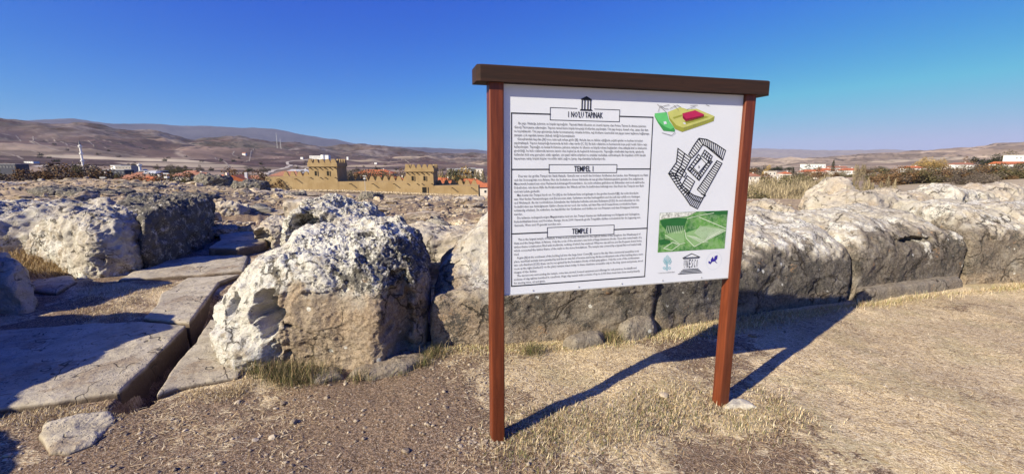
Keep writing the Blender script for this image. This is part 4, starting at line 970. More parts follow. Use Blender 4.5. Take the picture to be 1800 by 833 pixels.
for (x0, x1, ya, yb, zt, zc_) in tw_:
    for k in range(5):
        xx = x0 + .85 + k * (x1 - x0 - 1.7) / 4; mer(xx, ya + .15, zt, 0, MERT); mer(xx, yb - .15, zt, 0, MERT)
    for k in range(4):
        yy = ya + 1.5 + k * (yb - ya - 3) / 3; mer(x0 + .15, yy, zt, R(90), MERT); mer(x1 - .15, yy, zt, R(90), MERT)
    cbox('cornice', M_MUD, x0 - .25, x1 + .25, ya - .28, yb + .28, zc_ - .12, zc_ + .05)
    n = 6
    for k in range(n):
        xx = x0 + .7 + k * (x1 - x0 - 1.4) / (n - 1); cbox('beam_end', M_TIMB, xx - .12, xx + .12, ya - .75, ya + .12, zc_ - .62, zc_ - .40)
        if k in (0, 2, 3, 5): cbox('beam_end', M_TIMB, xx - .12, xx + .12, ya - .65, ya + .12, czz(311) - .35 if x0 < -50 else czz(323.5), czz(311) - .15 if x0 < -50 else czz(322.5))
    for fr in (.26, .68):
        xx = x0 + fr * (x1 - x0); z0 = zc_ - 3.1
        cbox('window', M_DARK, xx - .42, xx + .42, ya - .27 + .2, ya + .2, z0, z0 + 1.5)
        cbox('window_reveal', M_MUD, xx + .42, xx + .62, ya - .2, ya + .2, z0 - .1, z0 + 1.55)
# doorway, spouts, footing
dx0, dx1 = cx(742), cx(750)
cbox('doorway', M_DARK, dx0, dx1, DY - .3, DY + .3, czz(343.5), czz(329.2))
cbox('door_jamb', M_MUD, dx1, dx1 + .35, DY - .34, DY + .3, czz(343.5), czz(328.8))
for px in (492, 522, 617, 656, 693, 795, 829):
    z = (zl if px < 560 else zm_ if px < 720 else zr) - .75; x = cx(px)
    cbox('water_spout', M_TIMB, x - .1, x + .1, DY - 1.7, DY + .1, z - .1, z + .1)
random.seed(8)
FT = []
for k in range(6):
    m = MB(); M0 = Matrix.Rotation(random.uniform(-.2, .2), 4, 'Y') @ Matrix.Rotation(random.uniform(-.3, .3), 4, 'Z')
    m.box(-random.uniform(.22, .34), random.uniform(.22, .34), -.22, .22, -.16, random.uniform(.12, .2), M0); FT.append(m.mesh('footing_stone', M_FOOT))
n = 0
x = xs0 + .3
while x < xr1 and n < 290:
    g = gz(x, DY - .4); 
    for row in range(2):
        link('footing_stone', random.choice(FT), castle, (x - CO[0] + random.uniform(-.1, .1), -.38 - .1 * row, g - CO[2] + .35 + .32 * row + random.uniform(-.06, .06))); n += 1
    x += .56

# ------------------------------------------------------------------ village: houses
M_WALL = plain('cream_render', (.62, .57, .50), .9, .1, .8); M_WALL2 = plain('white_render', (.78, .77, .75), .9, .06, .8); M_WALL3 = plain('grey_block_wall', (.33, .30, .28), .95, .12, 1)
M_ROOF = plain('orange_roof_tiles', (.42, .13, .055), .9, .22, 2.5, .05); M_ROOF2 = plain('faded_roof_tiles', (.30, .14, .09), .9, .25, 2.5, .05); M_PANE = plain('window_glass', (.03, .035, .045), .15, .1, 1, 0, .5)
M_GREYR = plain('grey_sheet_roof', (.40, .41, .43), .5, .12, 1); M_FRAME = plain('white_frame', (.75, .75, .73), .6, .05)
def house(px, ptop, Y, w, d, h, label, roof='hip', rise_=1.8, rz=0, wall=None, rm=None, group=None, floors=1, cat='house', px_off=0, pb=None):
    if pb: q_ = ground_hit(px, pb, 200); Y = q_[1]; s_ = (pb - ptop) / FPX * Y / (h + (0 if roof == 'flat' else rise_)); w *= 1; h *= s_; rise_ *= s_; ptop = pb - (h + (0 if roof == 'flat' else rise_)) * FPX / Y
    top = at(px, ptop, Y); base = top[2] - rise_ - h if roof != 'flat' else top[2] - h
    g = gz(top[0], Y); 
    o = empty('house', (top[0], Y, base), label, cat, group, rz)
    wall = wall or M_WALL; rm = rm or M_ROOF; drop = max(0, base - g) + 1.5
    m = MB(); m.box(-w / 2, w / 2, 0, d, -drop, h); m.build('wall', wall, o)
    if roof == 'flat':
        m = MB(); m.box(-w / 2 - .25, w / 2 + .25, -.25, d + .25, h + .003, h + .35); m.build('roof', rm if rm is not M_ROOF else wall, o)
    else:
        e = .55; ins = min(w, d) / 2 if roof == 'hip' else 0
        a = [(-w / 2 - e, -e, h + .003), (w / 2 + e, -e, h + .003), (w / 2 + e, d + e, h + .003), (-w / 2 - e, d + e, h + .003)]
        if w >= d: r1, r2 = (-w / 2 - e + ins, d / 2, h + rise_), (w / 2 + e - ins, d / 2, h + rise_)
        else: r1, r2 = (0, -e + ins, h + rise_), (0, d + e - ins, h + rise_)
        m = MB()
        if w >= d: m.poly([a[0], a[1], r2, r1]); m.poly([a[2], a[3], r1, r2]); m.poly([a[1], a[2], r2]); m.poly([a[3], a[0], r1])
        else: m.poly([a[0], a[1], r1]); m.poly([a[1], a[2], r2, r1]); m.poly([a[2], a[3], r2]); m.poly([a[3], a[0], r1, r2])
        m.poly(a[::-1]); rf = m.build('roof', rm, o)
        m = MB(); m.box(w * .18, w * .18 + .6, d * .5, d * .5 + .6, h + rise_ * .4, h + rise_ + .6); m.build('chimney', wall, rf)
    nw = max(2, int(w / 3))
    for fl in range(floors):
        z0 = h * (fl + .5) / floors - .5
        for k in range(nw):
            x = -w / 2 + (k + .5) * w / nw
            m = MB(); m.box(x - .55, x + .55, -.05, .06, z0, z0 + 1.2); wi = m.build('window', M_FRAME, o)
            m = MB(); m.box(x - .45, x + .45, -.075, -.052, z0 + .1, z0 + 1.1); m.build('pane', M_PANE, wi)
    return o
# near row below the ruins, left
house(222, 307.5, 135, 15, 9, 3.6, 'wide house with dark wall and long faded red roof, behind the left ruins', rise_=2.6, rm=M_ROOF2, wall=M_WALL3)
house(249, 311, 118, 8.5, 7, 2.7, 'small white house with bright orange hipped roof beyond the left ruins', rise_=2.0, wall=M_WALL2)
house(360, 308, 120, 10, 9, 3.2, 'house with orange roof left of the first dark rock on the ruin edge', rise_=2.4, rz=R(-25))
house(409, 308, 112, 9, 10, 3.5, 'white gabled house with orange roof between the two dark rocks on the ruin edge', roof='gable', rise_=2.4, wall=M_WALL2, rz=R(20))
house(437, 309, 158, 9, 8, 3.5, 'house with faded orange roof right behind the second dark rock', rise_=2.2, rm=M_ROOF2)
house(500, 301, 230, 16, 10, 4, 'red roofed house rising just behind the left battlements of the town wall', rise_=2.5, rm=M_ROOF2)
house(519, 298, 260, 18, 10, 3.5, 'grey sheet-roofed shed beside the red roofed house behind the left battlements', rise_=2.2, rm=M_GREYR)
# behind the middle and right battlements
house(659, 305, 215, 24, 18, 5, 'large orange hip roof just above the middle battlements', rise_=3.6)
house(655, 298.5, 245, 22, 12, 5, 'two storey house with red roof and cream front above the large orange hip roof', rise_=2.2, floors=2)
house(696, 311, 205, 9, 8, 4, 'small orange roof peeping between battlements left of the right tower', rise_=2)
house(775, 313, 200, 12, 9, 4, 'orange roof peeping over the dark battlements right of the right tower', rise_=2.4)
house(822, 315, 205, 16, 10, 4, 'orange roof above the pale battlements at the right end of the town wall', rise_=2.4)
house(853, 322.5, 178, 11, 8, 3.6, 'low house with bright red roof at the right end of the town wall', rise_=1.6)
# town centre, far left
for (px, pt, Y, w, h, lab) in ((118, 0, 0, 0, 0, ''),):
    pass
house(13, 286, 520, 26, 7, 'x' and 7, 'dark blue-grey hall at the left picture edge below the hills', roof='flat', wall=plain('dark_blue_cladding', (.05, .06, .11), .6), rm=M_GREYR, cat='building') if False else None
def flatb(px, pt, Y, w, d, h, lab, wall=M_WALL2, rm=None, fl=1, cat='building', roof='flat', rise_=1.5, group=None, pb=None): return house(px, pt, Y, w, d, h, lab, pb=pb, roof=roof, wall=wall, rm=rm or M_GREYR, floors=fl, cat=cat, rise_=rise_, group=group)
M_BLUEW = plain('dark_blue_cladding', (.03, .033, .055), .6)
flatb(6, 289, 420, 22, 12, 5, 'dark blue-grey hall at the left picture edge', M_BLUEW)
flatb(50, 284, 640, 16, 10, 2.2, 'tiny white flat shed beside the pale road left of the tall minaret', pb=287)
flatb(203, 291, 420, 10, 10, 8, 'white town block among darker blocks left of the small minaret', M_WALL2, fl=3)
flatb(216, 292, 415, 15, 10, 7, 'dark grey town block just left of the small minaret', M_WALL3, fl=2)
flatb(196, 299, 380, 22, 10, 4.5, 'long slate blue low block below the white town block', M_BLUEW)
flatb(262, 301, 380, 18, 10, 4.5, 'long slate blue low block right of the small minaret', M_BLUEW)
random.seed(21)
for k in range(17):
    px = random.choice([random.uniform(165, 245), random.uniform(255, 330), random.uniform(300, 345)]); pt = random.uniform(300, 307)
    house(px, pt, random.uniform(230, 380), random.uniform(6, 9), 6, 2.6, 'small town house with pale walls among the crowded roofs right of the tall minaret', roof=random.choice(['hip', 'gable']), rise_=1.6, rm=random.choice([M_ROOF2, M_ROOF2, M_GREYR]), wall=random.choice([M_WALL, M_WALL, M_WALL3]), group='small town houses in the valley', rz=random.uniform(-.5, .5))
# white hotel block with a round stair tower
hb = ground_hit(560, 280.5, 300); HS = hb[1] * 33 / 760 / 47; ho = empty('hotel_building', (hb[0], hb[1], gz(*hb) - .5), 'big white many-windowed building with a round corner tower on the far slope', 'building')
m = MB(); m.box(-22, 8, 0, 14, 0, 13); m.build('wing', M_WALL2, ho)
m = MB(); m.tube((11, 3, 0), (11, 3, 16), 6, 6, 20); m.build('round_tower', M_WALL2, ho)
m = MB(); m.box(17.2, 25, -1, 12, 0, 15); m.build('wing', M_WALL2, ho)
for fl in range(3):
    for k in range(9):
        m = MB(); m.box(-20.5 + k * 3.1, -19 + k * 3.1, -.1, .1, 4 + fl * 3, 5.6 + fl * 3); m.build('window', M_PANE, ho)
for o_ in [c for c in ho.children]: o_.scale = (HS, HS, HS * .72)
flatb(610.5, 276, 600, 7, 6, 5, 'small square white building on the slope right of the big white building', M_WALL2, fl=2, pb=281)
flatb(530, 276.5, 620, 9, 6, 3, 'low white house left of the big white building', M_WALL2, pb=280)
house(428, 268, 950, 12, 9, 5, 'lone white house with sheds on the far slope above the town wall', roof='gable', rise_=2.5, wall=M_WALL2, rm=M_ROOF2, pb=273)
flatb(660, 286, 560, 9, 6, 2.6, 'tiny white hut in the field between the two towers', M_WALL2, pb=289)
for k, (px, pt, w, h, ww) in enumerate(((800, 297, 16, 6, M_WALL3), (812, 298, 14, 6, M_WALL3), (822, 296, 14, 9, M_WALL2), (838, 297, 12, 7, M_WALL))):
    flatb(px, pt, 420, w, 10, h, ['long grey block, first of four behind the poplars right of the right tower', 'grey block, second of four behind the poplars right of the right tower', 'tall white block, third of four behind the poplars', 'cream block nearest the left sign post behind the poplars'][k], ww, fl=2)
# right hand village
RV = [(1317, 302, 330, 10, 3.2, 'hip', 'white house with red roof hard against the right sign post', M_WALL2, M_ROOF),
      (1324, 305, 300, 12, 3, 'hip', 'low red roofed house below the one hard against the right sign post', M_WALL, M_ROOF2),
      (1358, 302, 330, 6, 6, 'flat', 'narrow pale cube-like building right of the right sign post', M_WALL, None),
      (1345, 310, 320, 20, 2.2, 'flat', 'long low white wall-like shed left of the pale cube-like building', M_WALL2, None),
      (1434, 289, 480, 22, 9, 'flat', 'large white villa, biggest house of the right hand village', M_WALL2, None),
      (1386, 302, 400, 9, 3.5, 'hip', 'small red and white house beside the dark cypress', M_WALL2, M_ROOF),
      (1434, 298.5, 400, 22, 5, 'hip', 'wide cream house with red roof below the large white villa', M_WALL, M_ROOF),
      (1448, 303, 380, 9, 3, 'flat', 'little cream annexe below the wide cream house', M_WALL, None),
      (1456, 296, 430, 16, 5, 'hip', 'red roofed house right of the large white villa', M_WALL2, M_ROOF),
      (1476, 292, 480, 18, 6, 'gable', 'long white two storey house right of the lone tall poplar', M_WALL2, M_ROOF2),
      (1479, 303, 380, 10, 4.5, 'flat', 'square cream house beside a round dark bush', M_WALL, None),
      (1498, 296, 430, 18, 4.5, 'hip', 'white house with pink-red roof at the right end of the village cluster', M_WALL2, M_ROOF),
      (1411, 308, 400, 48, 1.6, 'flat', 'long low garden wall in front of the right hand village', M_WALL, None),
      (1611, 292, 420, 18, 5, 'hip', 'half-timbered looking white house with red roof above the dark hedge', M_WALL2, M_ROOF),
      (1637, 292, 450, 9, 3, 'flat', 'small white shed under the golden trees', M_WALL2, None),
      (1652, 290.5, 450, 12, 4, 'flat', 'white box-like house right of the golden trees', M_WALL2, None),
      (1698, 286, 440, 22, 4, 'hip', 'long house with white wall and red-brown roof, alone above the hedge', M_WALL2, M_ROOF2),
      (1789, 284, 330, 24, 5, 'gable', 'long white building with red roof at the right picture edge', M_WALL2, M_ROOF),
      (1799, 273, 380, 14, 10, 'flat', 'tall white house rising behind the long white building at the right picture edge', M_WALL2, None)]
for px, pt, Y, w, h, rf, lab, wl_, rm_ in RV:
    house(px, pt, Y, w, min(w, 9), h, lab, roof=rf, rise_=1.9, wall=wl_, rm=rm_ or M_WALL, floors=2 if h > 5.5 else 1, cat='wall' if 'garden wall' in lab else 'house')

# minarets
def minaret(px, ptop, pbase, Y, r, lab, balc):
    a = at(px, pbase, Y); b = at(px, ptop, Y); g = gz(a[0], Y); o = empty('minaret', (a[0], Y, min(g, a[2])), lab, 'minaret')
    H = b[2] - min(g, a[2]); m = MB(); m.tube((0, 0, -1), (0, 0, H * .84), r, r * .75, 12); m.build('shaft', M_WALL2, o)
    m = MB(); m.tube((0, 0, H * .84), (0, 0, H * .97), r * .9, .05, 12); m.tube((0, 0, H * .97), (0, 0, H), .08, .04, 5); m.build('spire', M_GREYR if balc < 2 else plain('slate_spire', (.10, .10, .12), .5), o)
    for k in range(balc):
        z = H * (.78 - .2 * k); m = MB(); m.tube((0, 0, z - 1.0), (0, 0, z), r * .95, r * 1.55, 12); m.tube((0, 0, z), (0, 0, z + .9), r * 1.6, r * 1.6, 12); m.build('balcony', M_WALL2, o)
minaret(148.5, 244, 306, 420, .95, 'tall white minaret with three balconies and dark spire', 3)
minaret(247.5, 286, 306, 400, 1.2, 'small white pointed minaret among the town roofs', 1)
md = at(252.5, 305, 402); mo = empty('mosque', (md[0], 402, md[2] - 1), 'little white domed mosque beside the small minaret', 'mosque')
m = MB(); m.box(-2.5, 5, -3, 5, -6, 2.5); m.build('wall', M_WALL2, mo)
m = MB()
for k in range(5):
    a0, a1 = k * math.pi / 10, (k + 1) * math.pi / 10; m.tube((1, 1, 2.5 + 2.4 * math.sin(a0)), (1, 1, 2.5 + 2.4 * math.sin(a1)), 2.6 * math.cos(a0), max(.05, 2.6 * math.cos(a1)), 14)
m.build('dome', M_GREYR, mo)

# lamp posts and poles
M_GALV = plain('galvanised_steel', (.5, .5, .5), .4, .05)
def lamp(px, pt, pb, Y, lab):
    a = at(px, pb, Y); b = at(px, pt, Y); g = gz(a[0], Y); H = b[2] - g; o = empty('street_lamp', (a[0], Y, g), lab, 'street lamp')
    m = MB(); m.tube((0, 0, -.3), (0, 0, H), .09, .05, 6); m.build('pole', M_GALV, o); m = MB(); m.box(-.6, .6, -.15, .15, H, H + .18); m.build('lamp_head', M_GALV, o)
    m = MB(); m.box(-.35, .35, -.35, .35, H - .9, H - .5); m.build('floodlight', M_GALV, o)
lamp(642.5, 310, 340, 138, 'thin lamp post standing before the middle of the town wall')
lamp(183, 313, 325, 90, 'short lamp post at the edge of the left ruins')
lamp(295, 306, 326, 95, 'pole at the ruin edge right of the small white house')
for px, pt, Y, lab in ((485, 233, 2300, 'taller lattice mast on the far hill ridge'), (492, 243, 2250, 'shorter lattice mast on the far hill ridge'), (147, 0, 0, '')):
    if not Y: continue
    b = at(px, pt, Y); g = gz(b[0], Y); o = empty('transmission_mast', (b[0], Y, g), lab, 'mast'); H = b[2] - g; m = MB()
    for s in (-1, 1): m.tube((s * 3, 0, -1), (0, 0, H), .5, .3, 4)
    for k in range(6): z = H * k / 6; wd = 3 * (1 - k / 6); m.tube((-wd, 0, z), (wd * .8, 0, z + H / 6), .25, .25, 4)
    m.build('lattice', M_GALV, o)
# ------------------------------------------------------------------ vegetation
def leaf_mat(name, a, b, thr=.0):
    t = NT(name, .9, .1); g = t.geo().outputs['Random Per Island']; c = t.mix(g, a, b); t.color(t.hsvar(c, .18)); return t.m
M_BROWN = leaf_mat('russet_leaves', (.085, .052, .028), (.20, .12, .06)); M_OLIVE = leaf_mat('olive_leaves', (.05, .047, .024), (.14, .12, .06))
M_GOLD = leaf_mat('golden_leaves', (.20, .13, .045), (.42, .30, .12)); M_STRAW = leaf_mat('bare_pale_twigs', (.17, .135, .08), (.36, .30, .20)); M_DGREEN = leaf_mat('dark_evergreen_leaves', (.018, .022, .012), (.055, .06, .03))
M_GREYB = leaf_mat('bare_grey_twigs', (.075, .06, .048), (.19, .155, .125))
M_BARK = plain('bark', (.09, .07, .05), .95)
def crown_mesh(seed, n=900, leaf=.06, lumps=9, mat=None, tall=1.0, upright=False):
    q = np.random.default_rng(seed); L = q.normal(size=(lumps, 3)) * np.array([.42, .42, .30 * tall]); L[:, 2] = np.abs(L[:, 2]) * .9 + .42 * tall; rad = q.uniform(.2, .42, lumps)
    k = q.integers(0, lumps, n); d = q.normal(size=(n, 3)); d /= np.linalg.norm(d, axis=1)[:, None]; c = L[k] + d * (rad[k] * q.uniform(.45, 1.05, n))[:, None]
    if tall != 1: c[:, 2] = L[k, 2] + d[:, 2] * rad[k] * 1.2 * tall ** .5
    c[:, 2] = np.maximum(c[:, 2], .02)
    u = q.normal(size=(n, 3)); u /= np.linalg.norm(u, axis=1)[:, None]; w = np.cross(u, q.normal(size=(n, 3))); w /= np.linalg.norm(w, axis=1)[:, None]
    s = (leaf * q.uniform(.6, 1.5, n))[:, None]
    if upright: u = np.array([0, 0, 1.]) + .25 * u; u /= np.linalg.norm(u, axis=1)[:, None]; v = np.stack([c - w * s * .3, c + w * s * .3, c + u * s * 3], 1)
    else: v = np.stack([c - u * s - w * s * .5, c + w * s, c + u * s - w * s * .4], 1)
    return fast_mesh('crown', v.reshape(-1, 3), np.arange(3 * n).reshape(-1, 3), mat, False)
def trunk_mesh(seed, h=.55, r=.03, limbs=5):
    q = random.Random(seed); m = MB(); m.tube((0, 0, -.1), (0, 0, h), r, r * .6, 6)
    for k in range(limbs):
        a = q.uniform(0, 6.28); z = h * q.uniform(.4, 1); m.tube((0, 0, z), (.33 * math.cos(a), .33 * math.sin(a), z + q.uniform(.15, .4)), r * .45, r * .15, 5)
    return m.mesh('trunk', M_BARK)
TR = [trunk_mesh(i) for i in range(3)]
CR = {m.name: [crown_mesh(31 * i + 7, 2000, .034, 13, m) for i in range(3)] for m in (M_BROWN, M_OLIVE, M_GOLD, M_DGREEN, M_GREYB)}
CRU = {m.name: [crown_mesh(17 * i + 3, 1300, .045, 12, m, upright=True) for i in range(3)] for m in (M_STRAW, M_BROWN)}
def poplar_crown(seed, mat, n=520):
    q = np.random.default_rng(seed); z = q.uniform(.06, 1, n) ** .9; r = .07 * np.sin(np.clip(z * 1.05, 0, 1) * math.pi) ** .6 + .008
    a = q.uniform(0, 6.28, n); rr = r * np.sqrt(q.uniform(0, 1, n)); c = np.stack([rr * np.cos(a), rr * np.sin(a), z], 1)
    w = np.stack([np.cos(a + 1.5), np.sin(a + 1.5), 0 * a], 1); s = q.uniform(.5, 1.3, n)[:, None]
    tip = c + np.stack([np.cos(a) * .012, np.sin(a) * .012, 0 * a + .065], 1) * s
    v = np.stack([c - w * .0045 * s, c + w * .0045 * s, tip], 1); return fast_mesh('crown', v.reshape(-1, 3), np.arange(3 * n).reshape(-1, 3), mat, False)
PC = [poplar_crown(i, M_STRAW) for i in range(3)] + [poplar_crown(9, M_GOLD)] ; PCD = [poplar_crown(5, M_DGREEN, 900)]
m = MB(); m.tube((0, 0, -.05), (0, 0, .95), .011, .002, 5); PT = m.mesh('trunk', M_BARK)
def tree(px, ptop, Y, h, lab, group, crowns, wx=1.0, trunk=None, name='tree', cat='tree'):
    b = at(px, ptop, Y); g = gz(b[0], Y); z0 = b[2] - h
    if z0 > g + .3: z0 = g - .2; h = b[2] - z0
    o = empty(name, (b[0], Y, z0), lab, cat, group, random.uniform(0, 6.28))
    c = link('crown', random.choice(crowns), o); c.scale = (h * wx, h * wx, h * .95)
    t = link('trunk', trunk or random.choice(TR), o); t.scale = (h, h, h); return o
random.seed(12)
def rnd(a, b): return random.uniform(a, b)
# brown thicket below the left ruins
for k in range(46):
    px = rnd(-20, 205) if k < 36 else rnd(268, 335); hill = (302 - 12 * math.exp(-((px - 110) / 40) ** 2) if px < 170 else 309) if px < 240 else 311
    Y = rnd(95, 160); tree(px, rnd(hill, 317), Y, rnd(4, 7), 'bushy brown autumn tree in the thicket below the left ruins', 'brown trees below the left ruins', CR[random.choice(['russet_leaves', 'russet_leaves', 'olive_leaves', 'bare_grey_twigs'])], rnd(.8, 1.3))
for px, pt in ((405, 303), (420, 306), (455, 308), (468, 312), (340, 310)):
    tree(px, pt, 150, 6, 'leafless brown tree among the orange roofs left of the town wall', 'brown trees among the orange roofs', CR['russet_leaves'], 1.1)
for k in range(30):
    tree(rnd(480, 712), rnd(304, 312), rnd(190, 260), rnd(5, 8), 'grey-brown garden tree behind the middle battlements', 'garden trees behind the town wall', CR[random.choice(['bare_grey_twigs', 'olive_leaves', 'russet_leaves'])], 1.0)
for k in range(34):
    px = rnd(764, 862); tree(px, rnd(296, 306), rnd(230, 330), rnd(12, 18), 'slim pale poplar in the row right of the right tower', 'poplars right of the right tower', PC, 1.4, PT, 'poplar_tree', 'tree')
for px, pt, Y, h, lab, cr in ((806, 303, 215, 9, 'round golden tree among the poplars right of the right tower', 'golden_leaves'), (812, 307, 205, 7, 'dark green tree under the golden tree right of the right tower', 'dark_evergreen_leaves'), (792, 306, 220, 7, 'olive bush left of the golden tree right of the right tower', 'olive_leaves')):
    tree(px, pt, Y, h, lab, None, CR[cr], 1.1)
# scattered trees over the far slopes
for k in range(60):
    px = rnd(0, 860); Y = rnd(500, 1500); p = at(px, 300, Y); g = gz(p[0], Y); o = empty('tree', (p[0], Y, g - .3), 'tiny dark tree dotted over the far brown slopes', 'tree', 'dark trees dotted over the far slopes', rnd(0, 6))
    c = link('crown', random.choice(CR['dark_evergreen_leaves'] if k % 2 else CR['bare_grey_twigs']), o); h = rnd(4, 8); c.scale = (h, h, h)
for k in range(22):
    px = rnd(270, 335) if k < 12 else rnd(540, 600); Y = rnd(470, 540); p = at(px, 300, Y); g = gz(p[0], Y); o = empty('tree', (p[0], Y, g - .3), 'dark tree in the clump at a field edge beyond the town', 'tree', 'dark trees in clumps beyond the town', rnd(0, 6))
    c = link('crown', random.choice(CR['olive_leaves']), o); h = rnd(5, 8); c.scale = (h, h, h)
# right: thicket and poplars behind the wall
for k in range(46):
    px = rnd(1318, 1462); far = random.random(); Y = 95 + 80 * far; pt = 337 - 26 * far + rnd(-4, 4)
    tree(px, pt, Y, rnd(5, 7.5), 'pale straw-coloured leafless bush in the thicket right of the sign', 'pale bushes right of the sign', CRU['bare_pale_twigs'] if random.random() < .75 else CR['olive_leaves'], 1.0, name='bush', cat='bush')
for k in range(52):
    px = rnd(1330, 1470) if k < 38 else rnd(1500, 1575); tree(px, rnd(306, 322), rnd(130, 200), rnd(11, 16), 'slim bare poplar in the thicket right of the sign', 'bare poplars right of the sign', PC[:3], 1.3, PT, 'poplar_tree')
for px, pt, Y, h, lab in ((1466, 281, 420, 17, 'lone tall thin poplar beside the long white house'), (1395, 294, 400, 14, 'dark cypress-like tree between village houses')):
    tree(px, pt, Y, h, lab, None, PCD, 1.5, PT, 'poplar_tree')
for k in range(5): tree(1505 + k * 4, 292 + rnd(-4, 6), 300, 16, 'pale poplar standing left of the hedge, right of the village', 'five pale poplars left of the hedge', PC[:3], 1.5, PT, 'poplar_tree')
for k in range(42):
    f = k / 41; px = 1560 + 245 * f + rnd(-4, 4); tree(px, 302 - 8 * f + rnd(-2, 4), 215 - 20 * f + rnd(-12, 12), rnd(5, 7.5), 'dusky olive bush in the long hedge behind the tan field', 'bushes of the long hedge', CR[random.choice(['olive_leaves', 'bare_grey_twigs', 'russet_leaves'])], 1.25, name='bush', cat='bush')
for k in range(12): tree(rnd(1690, 1738), 306 + rnd(0, 10), rnd(140, 190), rnd(2.5, 4), 'grey bare bush spilling from the hedge into the tan field', 'grey bushes in the tan field', CR['bare_grey_twigs'], 1.3, name='bush', cat='bush')
for px, pt, Y, h, lab, cr, wx in ((1620, 281, 430, 11, 'left golden tree of the clump above the hedge', 'golden_leaves', .8), (1632, 281, 430, 11, 'middle golden tree of the clump above the hedge', 'golden_leaves', .8), (1642, 282, 432, 10.5, 'right golden tree of the clump above the hedge', 'golden_leaves', .8), (1652, 284, 430, 8, 'small golden tree at the right end of the clump', 'golden_leaves', .8),
        (1698, 280, 450, 8, 'rusty red tree behind the lone long house', 'russet_leaves', .7), (1752, 277, 400, 11, 'large dark tree left of the building at the right edge', 'dark_evergreen_leaves', 1.4), (1768, 279, 400, 9, 'smaller dark tree right of the large dark tree', 'dark_evergreen_leaves', 1.3), (1783, 271, 395, 14, 'tall olive-gold tree beside the tall white house at the right edge', 'olive_leaves', 1.0),
        (1727, 288, 400, 7, 'round dark bush above the hedge', 'dark_evergreen_leaves', 1.2), (1487, 302, 370, 7, 'round dark bush beside the square cream house', 'olive_leaves', 1.2), (1420, 294, 470, 8, 'dark bush left of the large white villa', 'dark_evergreen_leaves', 1.2), (1352, 296, 400, 9, 'yellow-green tree behind the pale cube-like building', 'golden_leaves', .7), (1335, 303, 310, 6, 'dark bush left of the pale cube-like building', 'russet_leaves', 1.2),
        (1541, 295, 420, 6, 'dark roundish tree at the left end of the hedge', 'dark_evergreen_leaves', 1.3), (1551, 295, 420, 6, 'dark bush beside the roundish tree at the left end of the hedge', 'dark_evergreen_leaves', 1.2), (1757, 329, 120, 1.6, 'low dark shrub lying in the tan field', 'dark_evergreen_leaves', 2.4), (1763, 326.5, 125, 1.8, 'rounder dark shrub behind the low one in the tan field', 'dark_evergreen_leaves', 1.6)):
    tree(px, pt, Y, h, lab, None, CR[cr], wx)
for k in range(26):
    px = rnd(1318, 1560); Y = rnd(330, 520); tree(px, 300 + rnd(-6, 8), Y, rnd(4, 6), 'small garden bush between the houses of the right hand village', 'garden bushes in the right hand village', CR[random.choice(['olive_leaves', 'russet_leaves', 'bare_grey_twigs'])], 1.1, name='bush', cat='bush')
for k in range(14):
    px = rnd(1320, 1390); p = at(px, 292, 800); g = gz(p[0], 800); o = empty('tree', (p[0], 800, g), 'tiny dark tree in the line along the far tan hill', 'tree', 'tree line on the far tan hill'); c = link('crown', CR['dark_evergreen_leaves'][k % 3], o); h = rnd(5, 8); c.scale = (h * 1.2, h * 1.2, h)

# ------------------------------------------------------------------ ruin field: stones
def small_rock(seed, sub=2, flatn=.85):
    import bmesh
    bm = bmesh.new(); bmesh.ops.create_icosphere(bm, subdivisions=sub, radius=1); v = np.array([q.co[:] for q in bm.verts]); f = np.array([[q.index for q in p.verts] for p in bm.faces]); bm.free()
    q = np.random.default_rng(seed)
    for _ in range(9):
        n = q.normal(size=3); n /= np.linalg.norm(n); d = q.uniform(.45, .8); k = np.maximum(0, v @ n - d); v = v - k[:, None] * n
    v = v * (1 + .13 * noise3(v * 2.2 + seed)[:, None]); v = v * q.uniform(.75, 1.2, 3) * np.array([1, 1, flatn]); return v, f
def rock_cols(v, seed, kind):
    l = noise3(v * 1.1 + seed); 
    if kind == 'dark': return np.stack([np.clip(.4 + l, 0, 1), np.clip(.75 + .4 * l, 0, 1), 0 * l + .3], 1)
    return np.stack([np.clip(.5 + .6 * l, 0, 1), np.clip(.3 + .4 * l, 0, .8), np.clip(.3 + .5 * l, 0, 1)], 1)
t = NT('ruin_limestone', .93, .1); n_ = t.noise(2.2, 6, .7); f_ = t.noise(9, 5, .7)
c_ = t.mix(t.ramp(n_, .35, .65), (.27, .20, .135), (.50, .42, .31)); c_ = t.mix(t.ramp(f_, .5, .64, 0, .75), c_, (.62, .58, .5)); c_ = t.mix(t.ramp(t.noise(6, 5, .7), .52, .6, 0, .85), c_, (.06, .05, .04))
t.color(t.hsvar(c_, .3)); t.bump(f_, .9, .06); M_RUIN = t.m
STN = []
for s in range(10):
    v, f = small_rock(s, 3); STN.append(fast_mesh('ruin_stone', v, f, M_RUIN if s < 7 else M_ROCK, False, rock_cols(v, s, 'p' if s < 7 else 'dark')))
random.seed(33)
def keep(x, y):
    if y < 6: return False
    if x > .6 and y < 6.2 + .32 * x and x < 9: return False
    a = x / y
    if -.78 < a < -.55 and y < 9.2: return False
    if x > -3.4 and x < .6 and y < 6.6: return False
    if x < -4.9 and x > -11 and y < 10.8: return False
    return True
cnt = 0
